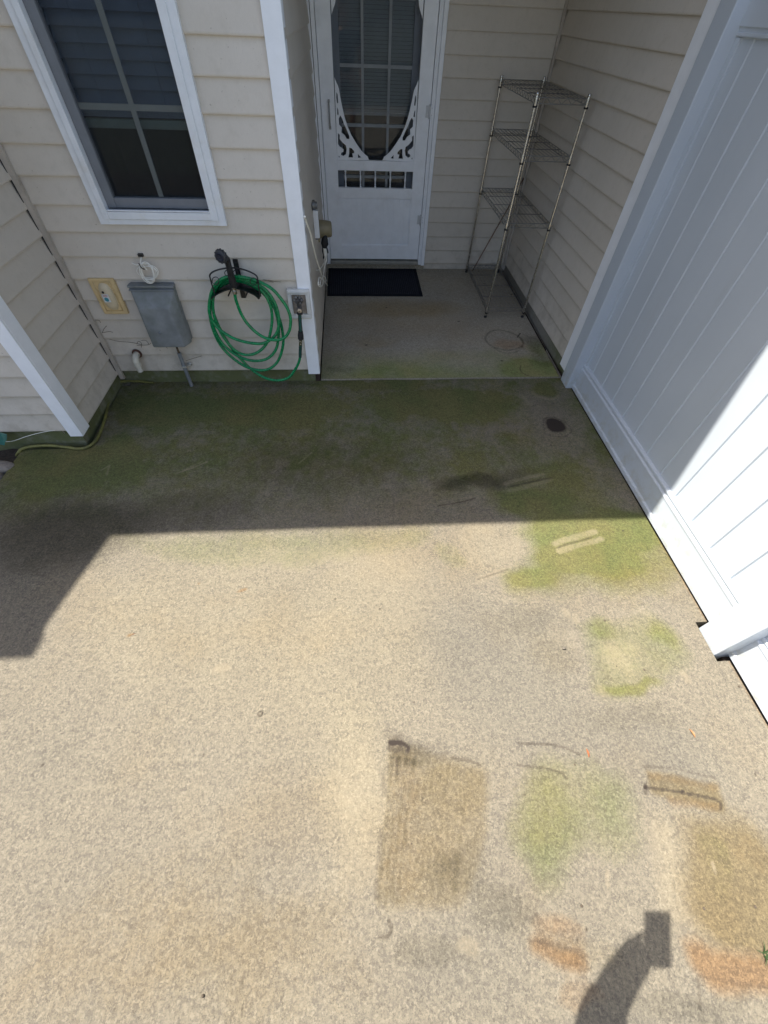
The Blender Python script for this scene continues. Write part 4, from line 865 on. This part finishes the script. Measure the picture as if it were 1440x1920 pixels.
for si, z in enumerate((.105, .735, 1.125, 1.405)):
    ax0, ax1 = (lean(RX0, 0, z)[0], lean(RX1, 0, z)[0]); m = MB()
    for (xa, ya, xb2, yb2) in ((ax0, RY0, ax1, RY0), (ax0, RY1, ax1, RY1), (ax0, RY0, ax0, RY1), (ax1, RY0, ax1, RY1)):
        A_ = Vector((xa, ya, z)); B_ = Vector((xb2, yb2, z)); dz = Vector((0, 0, .028)); r_ = .0024
        m.tube([A_, B_], r_, 6); m.tube([A_-dz, B_-dz], r_, 6); L = (B_-A_).length; n_ = int(round(L/.068)); zz = []
        for k in range(2*n_+1): zz.append(A_.lerp(B_, k/(2*n_))-(dz if k % 2 else Vector((0,0,0))))
        m.tube(zz, .0017, 5)
    shf = m.build('shelf_rim', WIRE if si < 1 else simple('shelf_wire', (.30, .30, .29), .35, metal=.85, var=.2), rk)
    m = MB(); nn = 11
    for k in range(1, nn): x = ax0+(ax1-ax0)*k/nn; m.tube([(x, RY0, z+.001), (x, RY1, z+.001)], .0014, 5)
    for k in (.25, .5, .75): y = RY0+(RY1-RY0)*k; m.tube([(ax0, y, z-.003), (ax1, y, z-.003)], .0024, 6)
    m.build('shelf_wires', WIRE, shf)
    for (x, y) in ((ax0, RY0), (ax1, RY0), (ax0, RY1), (ax1, RY1)):
        MB().lathe((x, y, z-.036), (0, 0, 1), [(0, .0125), (.02, .0135), (.044, .0115)], 12).build('corner_collar', STEEL, shf)
        MB().lathe((x, y, z-.046), (0, 0, 1), [(0, .0135), (.009, .0145)], 12).build('sleeve_clip', BLACK, shf)
m = MB(); m.tube([(1.243, 4.48, .052), (1.476, 4.515, .57), (1.565, 4.525, .80)], .0045, 8)
tag(m.build('rusty_rod', RUSTM), 'thin rusty rod leaning in the porch corner behind the wire rack', 'rod')

# ------------------------------------------------------------ ground-level odds and ends
hp2 = lambda x, y, z: PZ(x/4.8, 640+y/4.8, z)
pts = [(150, 1030, -.03), (165, 1003, .0), (200, 968, .012), (300, 945, .014), (450, 938, .014), (600, 953, .012), (720, 966, .010), (800, 945, .010), (860, 895, .010), (905, 810, .010), (945, 690, .010), (975, 560, .012), (1000, 460, .016), (1035, 395, .018), (1090, 362, .018), (1200, 357, .016), (1300, 364, .012), (1380, 374, .008)]
m = MB(); m.tube(spline([hp2(*p) for p in pts]), .0085, 10)
tag(m.build('old_hose', OLDH), 'thin faded yellow hose lying along the foundation at the left wing', 'hose')
pts = [(-60, 880, .02), (0, 893, .02), (70, 902, .02), (130, 893, .03), (220, 862, .05), (300, 838, .06), (400, 815, .08), (495, 800, .10)]
m = MB(); m.tube(spline([PY(x/4.8, 640+y/4.8, 1.965) for x, y, z in pts]), .0016, 6); tag(m.build('thin_wire', CORD), 'thin pale wire strung across the foundation above the stones', 'wire')
def stone(c, r, seed, label):
    import bmesh
    bm = bmesh.new(); bmesh.ops.create_icosphere(bm, subdivisions=4, radius=1); rr = random.Random(seed); ph = [rr.uniform(0, 6) for _ in range(6)]
    for v in bm.verts:
        q = v.co; k = 1+.10*math.sin(2.1*q.x+ph[0])+.08*math.sin(3.3*q.y+ph[1])+.07*math.sin(4.1*q.z+2*q.x+ph[2])+.02*math.sin(9*q.x+ph[3])*math.sin(8*q.y+ph[4]); v.co = Vector((q.x*r[0]*k, q.y*r[1]*k, q.z*r[2]*k))
    m = MB(); m.add([(v.co.x+c[0], v.co.y+c[1], v.co.z+c[2]) for v in bm.verts], [[v.index for v in f.verts] for f in bm.faces], True); bm.free()
    tag(m.build('stone', STONE), label, 'stone', 'stones in the planting bed')
stone((-2.10, 1.80, -.015), (.10, .040, .045), 1, 'pale pointed river stone nearest the foundation in the bed')
stone((-2.085, 1.685, -.02), (.05, .085, .045), 2, 'brown rounded stone lying against the slab edge in the bed')
stone((-2.11, 1.53, -.03), (.06, .06, .04), 5, 'small reddish stone low in the bed, nearest the viewer')
m = MB(); a = PZ(0, 819, .03)
vs = [(-2.06+.045*math.cos(t)*(1+.4*math.sin(3*t)), 1.93+.02*math.sin(t), .035+.014*math.sin(2*t)+.02*math.sin(t)) for t in np.linspace(0, 6.28, 13)[:-1]]
p0 = PY(6, 822, 1.94); vs = [(v[0]+2.06+p0[0]-.02, v[1], v[2]-.035+p0[2]) for v in vs]; n = len(vs)
m.add(vs+[(v[0], v[1]+.006, v[2]+.004) for v in vs], [tuple(range(n)), tuple(range(2*n-1, n-1, -1))]+[(i, (i+1) % n, n+(i+1) % n, n+i) for i in range(n)])
tag(m.build('plastic_scrap', GLEAF), 'crumpled teal green plastic scrap above the stones in the bed', 'litter')
def leaf(px, ln, ang, label, mat=LEAFM, w_=.28):
    c = Vector(PZ(*px, .003)); m = MB(); vs = []; n = 9; d = Vector((math.cos(ang), math.sin(ang), 0)); s = Vector((-d.y, d.x, 0))
    for k in range(n):
        f = k/(n-1); w2 = ln*w_*math.sin(math.pi*f)**.8*.5; z = .006*math.sin(math.pi*f); q = c+d*(f-.5)*ln+Vector((0,0,z)); vs += [q-s*w2+Vector((0,0,.003)), q, q+s*w2+Vector((0,0,.003))]
    m.add(vs, [(i*3+j, (i+1)*3+j, (i+1)*3+j+1, i*3+j+1) for i in range(n-1) for j in (0, 1)]); o = m.build('fallen_leaf', mat); md = o.modifiers.new('s', 'SOLIDIFY'); md.thickness = .0006
    return tag(o, label, 'leaf', 'fallen leaves on the patio')
leaf((1101, 1412), .030, 1.55, 'small orange leaf lying by the twin track marks'); leaf((1297, 1375), .032, 1.8, 'narrow brown leaf lying closer to the fence', simple('tan_leaf', (.34, .17, .07), .7))
leaf((252, 1190), .012, .5, 'tiny russet leaf on the left sunlit concrete'); leaf((1057, 1216), .02, .3, 'pale curled leaf in the middle right of the patio', simple('pale_leaf', (.16, .14, .11), .8), .5)
for i, (px, r, lb) in enumerate((((380, 1868), .0055, 'tiny dark pebble near the bottom left of the concrete'), ((1091, 1699), .0055, 'tiny dark pebble above the rust bands'), ((1208, 1256), .006, 'tiny dark pebble on the green patch by the fence'), ((1156, 1249), .004, 'smallest dark pebble left of the green patch'), ((1320, 1703), .006, 'tiny dark crumb on the ochre stain'), ((1386, 1287), .006, 'tiny dark pebble beside the fence rail past the post'), ((771, 1582), .004, 'tiny dark pebble on the mat shaped stain'), ((1134, 1163), .006, 'tiny brown crumb above the pale patch'), ((1078, 1434), .005, 'tiny dark crumb under the orange leaf'), ((1416, 1700), .006, 'tiny dark crumb at the right of the ochre stain'))):
    c = PZ(*px, r*.5); m = MB(); n = 8; rr = random.Random(i)
    r *= .75
    for a_ in range(1):
        m.lathe((c[0], c[1], .0008), (rr.uniform(-.3, .3), rr.uniform(-.3, .3), 1), [(0, r*.7), (r*.5, r), (r, r*.7), (r*1.2, r*.2)], 7)
    tag(m.build('pebble', CRUMB), lb, 'pebble', 'crumbs and pebbles scattered on the patio')
m = MB()
for k in range(7):
    a = Vector((1.44+.004*k, -.19-.002*k, 0)); t = k*.9; q = PZ(1434, 1790); a = Vector((q[0]+.004*math.cos(t), q[1]+.004*math.sin(t), 0))
    m.tube(spline([a, a+Vector((.012*math.cos(t), .012*math.sin(t), .018)), a+Vector((.032*math.cos(t), .032*math.sin(t), .022+.006*(k % 3)))], 4), [.0022*(1-f)+.0003 for f in np.linspace(0, 1, 9)], 5)
tag(m.build('weed', WSTEM), 'sprig of green weed growing from the slab at the right edge', 'weed')
m = MB(); q = PZ(1433, 1800); m.tube(spline([(q[0], q[1], .002), (q[0]+.004, q[1]-.02, .004), (q[0]+.008, q[1]-.045, .002)], 4), .0009, 5); tag(m.build('twig', VINE), 'thin dark twig below the green weed at the right', 'twig')
m = MB(); pw = lambda x, y: PY(150+x/6, 500+y/6, 2.603)
for pts in ([(170, 600), (215, 605), (230, 630)], [(250, 745), (270, 700), (300, 665)], [(250, 745), (330, 730), (370, 740)], [(330, 815), (430, 840), (560, 850), (640, 865), (700, 880)], [(640, 870), (655, 840), (690, 860), (690, 910)], [(690, 830), (740, 830), (775, 870)], [(640, 885), (760, 880), (800, 860)], [(1190, 1060), (1280, 1030), (1370, 1005)], [(970, 905), (985, 920)], [(895, 935), (905, 945)]):
    m.tube(spline([pw(*p) for p in pts], 5), .0013, 5)
tag(m.build('dead_vine', VINE), 'withered brown vine tendrils clinging to the siding above the drain elbow', 'vine')
m = MB(); pw = lambda x, y: PY(380+x/6.545, 450+y/6.545, 2.608)
for pts in ([(740, 485), (800, 500), (870, 520)], [(800, 490), (860, 505), (960, 515)]): m.tube(spline([pw(*p) for p in pts], 5), .001, 5)
tag(m.build('dead_vine', VINE), 'wisp of dead vine on the siding right of the hose hanger', 'vine')

# ------------------------------------------------------------ the photographer, behind the lens
person = thing('person', (0, -.75, 0), 'person in dark shirt and shorts standing behind the viewpoint holding up a phone', 'person')
SKIN = simple('skin', (.50, .30, .21), .55, var=.06); SHIRT = simple('navy_shirt', (.03, .045, .09), .85); SHORT = simple('grey_shorts', (.12, .12, .12), .85); HAIR = simple('brown_hair', (.035, .022, .015), .7)
def skin(name, nodes, edges, mat, root=0, sub=2, parent=person):
    o0 = ORG[parent.name]; me = bpy.data.meshes.new(name); me.from_pydata([Vector(p[:3])-o0 for p in nodes], edges, [])
    o = bpy.data.objects.new(name, me); C.objects.link(o); md = o.modifiers.new('k', 'SKIN'); md.use_smooth_shade = True
    for i, p in enumerate(nodes): me.skin_vertices[0].data[i].radius = (p[3], p[4] if len(p) > 4 else p[3]); me.skin_vertices[0].data[i].use_root = (i == root)
    ss = o.modifiers.new('s', 'SUBSURF'); ss.levels = sub; ss.render_levels = sub; me.materials.append(mat)
    dg = bpy.context.evaluated_depsgraph_get(); m2 = bpy.data.meshes.new_from_object(o.evaluated_get(dg)); o.modifiers.clear(); o.data = m2; m2.materials.clear(); m2.materials.append(mat)
    o.parent = parent; ORG[o.name] = o0; return o
BY = -.80
FWD = Vector(RC[2]); DWN = Vector(RC[1]); RGT = Vector(RC[0]); CC = Vector(CAM)
palm = CC-FWD*.024+DWN*.078+RGT*(-.062)
nodes = [(0, BY, .95, .155, .11), (0, BY, 1.08, .145, .105), (0, BY+.01, 1.22, .155, .11), (0, BY+.02, 1.36, .165, .11), (0, BY+.03, 1.45, .075, .07), (0, BY+.05, 1.53, .055, .055), (0, BY+.08, 1.60, .075, .09), (0, BY+.09, 1.68, .08, .10), (0, BY+.08, 1.74, .055, .07),
 (-.185, BY+.03, 1.40, .062), (-.245, BY+.20, 1.24, .046), (-.150, -.225, 1.52, .048), (-.108, -.135, 1.63, .046), (palm.x, palm.y, palm.z, .036, .056),
 (.185, BY+.03, 1.40, .062), (.25, BY+.02, 1.14, .043), (.26, BY+.10, .92, .030), (.26, BY+.12, .86, .024, .034),
 (-.095, BY, .90, .098), (-.10, BY+.02, .50, .062), (-.105, BY-.01, .10, .040), (-.105, BY+.02, .045, .038), (-.11, BY+.14, .032, .036),
 (.095, BY, .90, .098), (.10, BY+.02, .50, .062), (.105, BY-.01, .10, .040), (.105, BY+.02, .045, .038), (.11, BY+.14, .032, .036)]
edges = [(0,1),(1,2),(2,3),(3,4),(4,5),(5,6),(6,7),(7,8),(3,9),(9,10),(10,11),(11,12),(12,13),(3,14),(14,15),(15,16),(16,17),(0,18),(18,19),(19,20),(20,21),(21,22),(0,23),(23,24),(24,25),(25,26),(26,27)]
skin('body', nodes, edges, SKIN)
# fingers of the raised hand wrap the lower right edge of the phone, thumb on the screen side
for k in range(4):
    b0 = palm+DWN*(-.022+.018*k)+RGT*.012; p1 = palm+DWN*(-.008+.018*k)+RGT*.030+FWD*.026; p2 = p1+RGT*.034+FWD*.002; p3 = p2+RGT*(.022-.003*k)-FWD*.003+FWD*.0
    if k < 1: pass
    skin('finger', [(*b0, .0085), (*p1, .0082), (*p2, .0075), (*p3, .0066)], [(0,1),(1,2),(2,3)], SKIN, sub=1)
t0 = palm-RGT*.02; skin('thumb', [(*t0, .012), (*(t0-DWN*.03-FWD*.012-RGT*.012), .010), (*(t0-DWN*.055-FWD*.008+RGT*.01), .0085)], [(0,1),(1,2)], SKIN, sub=1)
h0 = Vector((.26, BY+.12, .85))
for k in range(4):
    a = h0+Vector((0, -.027+.018*k, -.02)); k2 = k in (1, 2)
    b_, c_ = a+Vector((-.004, .004, -.035-.003*k2)), a+Vector((-.016, .010, -.060-.004*k2))
    skin('finger', [(*a, .0085), (*b_, .008), (*c_, .007)], [(0,1),(1,2)], SKIN, sub=1)
skin('thumb', [(*(h0+Vector((-.01, .025, .0))), .011), (*(h0+Vector((-.02, .045, -.025))), .009), (*(h0+Vector((-.022, .05, -.05))), .008)], [(0,1),(1,2)], SKIN, sub=1)
skin('shirt', [(0, BY, .93, .172, .130), (0, BY, 1.08, .155, .116), (0, BY+.01, 1.22, .166, .122), (0, BY+.02, 1.36, .176, .120), (0, BY+.03, 1.44, .09, .085), (-.187, BY+.03, 1.40, .072), (-.225, BY+.13, 1.30, .062), (.187, BY+.03, 1.40, .072), (.225, BY+.025, 1.27, .062), (-.245, BY+.20, 1.24, .060), (-.152, -.235, 1.51, .060), (-.122, -.165, 1.59, .058)], [(0,1),(1,2),(2,3),(3,4),(3,5),(5,6),(3,7),(7,8),(6,9),(9,10),(10,11)], SHIRT)
skin('shorts', [(0, BY, 1.00, .162, .12), (0, BY, .93, .165, .125), (-.10, BY, .86, .112), (-.105, BY+.015, .56, .085), (.10, BY, .86, .112), (.105, BY+.015, .56, .085)], [(0,1),(1,2),(2,3),(1,4),(4,5)], SHORT)
for sx in (-1, 1): skin('shoe', [(sx*.105, BY-.03, .045, .045), (sx*.108, BY+.08, .042, .047), (sx*.112, BY+.18, .034, .042)], [(0,1),(1,2)], BRUB)
MB().lathe((0, BY+.030, 1.665), (0, .12, 1), [(-.03, .070), (0, .090), (.045, .098), (.085, .090), (.115, .062), (.130, .025), (.133, .001)], 24).build('hair', HAIR, person)
for sx in (-1, 1):
    m = MB(); m.lathe((sx*.032, BY+.165, 1.675), (0, 1, 0), [(0, .012), (.006, .010), (.010, .004)], 12); m.build('eye', simple('eye_white', (.7, .7, .7), .2), person)
    skin('ear', [(sx*.082, BY+.08, 1.685, .008, .012), (sx*.088, BY+.075, 1.665, .009, .016), (sx*.082, BY+.08, 1.64, .006, .009)], [(0,1),(1,2)], SKIN, sub=1)
skin('nose', [(0, BY+.175, 1.675, .009), (0, BY+.195, 1.645, .013)], [(0,1)], SKIN, sub=1)
m = MB(); m.tube([(-.025, BY+.170, 1.612), (0, BY+.178, 1.614), (.025, BY+.170, 1.612)], .005, 8); m.build('mouth', simple('lips', (.35, .12, .10), .5), person)
# phone: its lens is where the picture is taken from, the body sits just behind it
ph = thing('mobile_phone', tuple(CC), 'dark mobile phone held up in the photographer’s raised hand', 'phone')
m = MB(); import itertools
def pbox(r0, r1, d0, d1, f0, f1):
    c = [CC+RGT*r+DWN*d+FWD*f for f in (f0, f1) for r, d in ((r0, d0), (r1, d0), (r1, d1), (r0, d1))]; bm = bmesh.new(); V_ = [bm.verts.new(q) for q in c]
    for f in [(0,3,2,1),(4,5,6,7),(0,1,5,4),(1,2,6,5),(2,3,7,6),(3,0,4,7)]: bm.faces.new([V_[i] for i in f])
    bmesh.ops.bevel(bm, geom=bm.edges[:], offset=.002, segments=2, affect='EDGES'); bm.verts.index_update()
    m.add([v.co[:] for v in bm.verts], [[v.index for v in f.verts] for f in bm.faces]); bm.free()
pbox(-.050, .030, -.016, .148, -.013, -.004); m.build('body', BLACK, ph)
m = MB(); pbox(-.047, .027, -.012, .144, -.0150, -.0132); m.build('screen', simple('phone_screen', (.02, .02, .025), .1), ph)
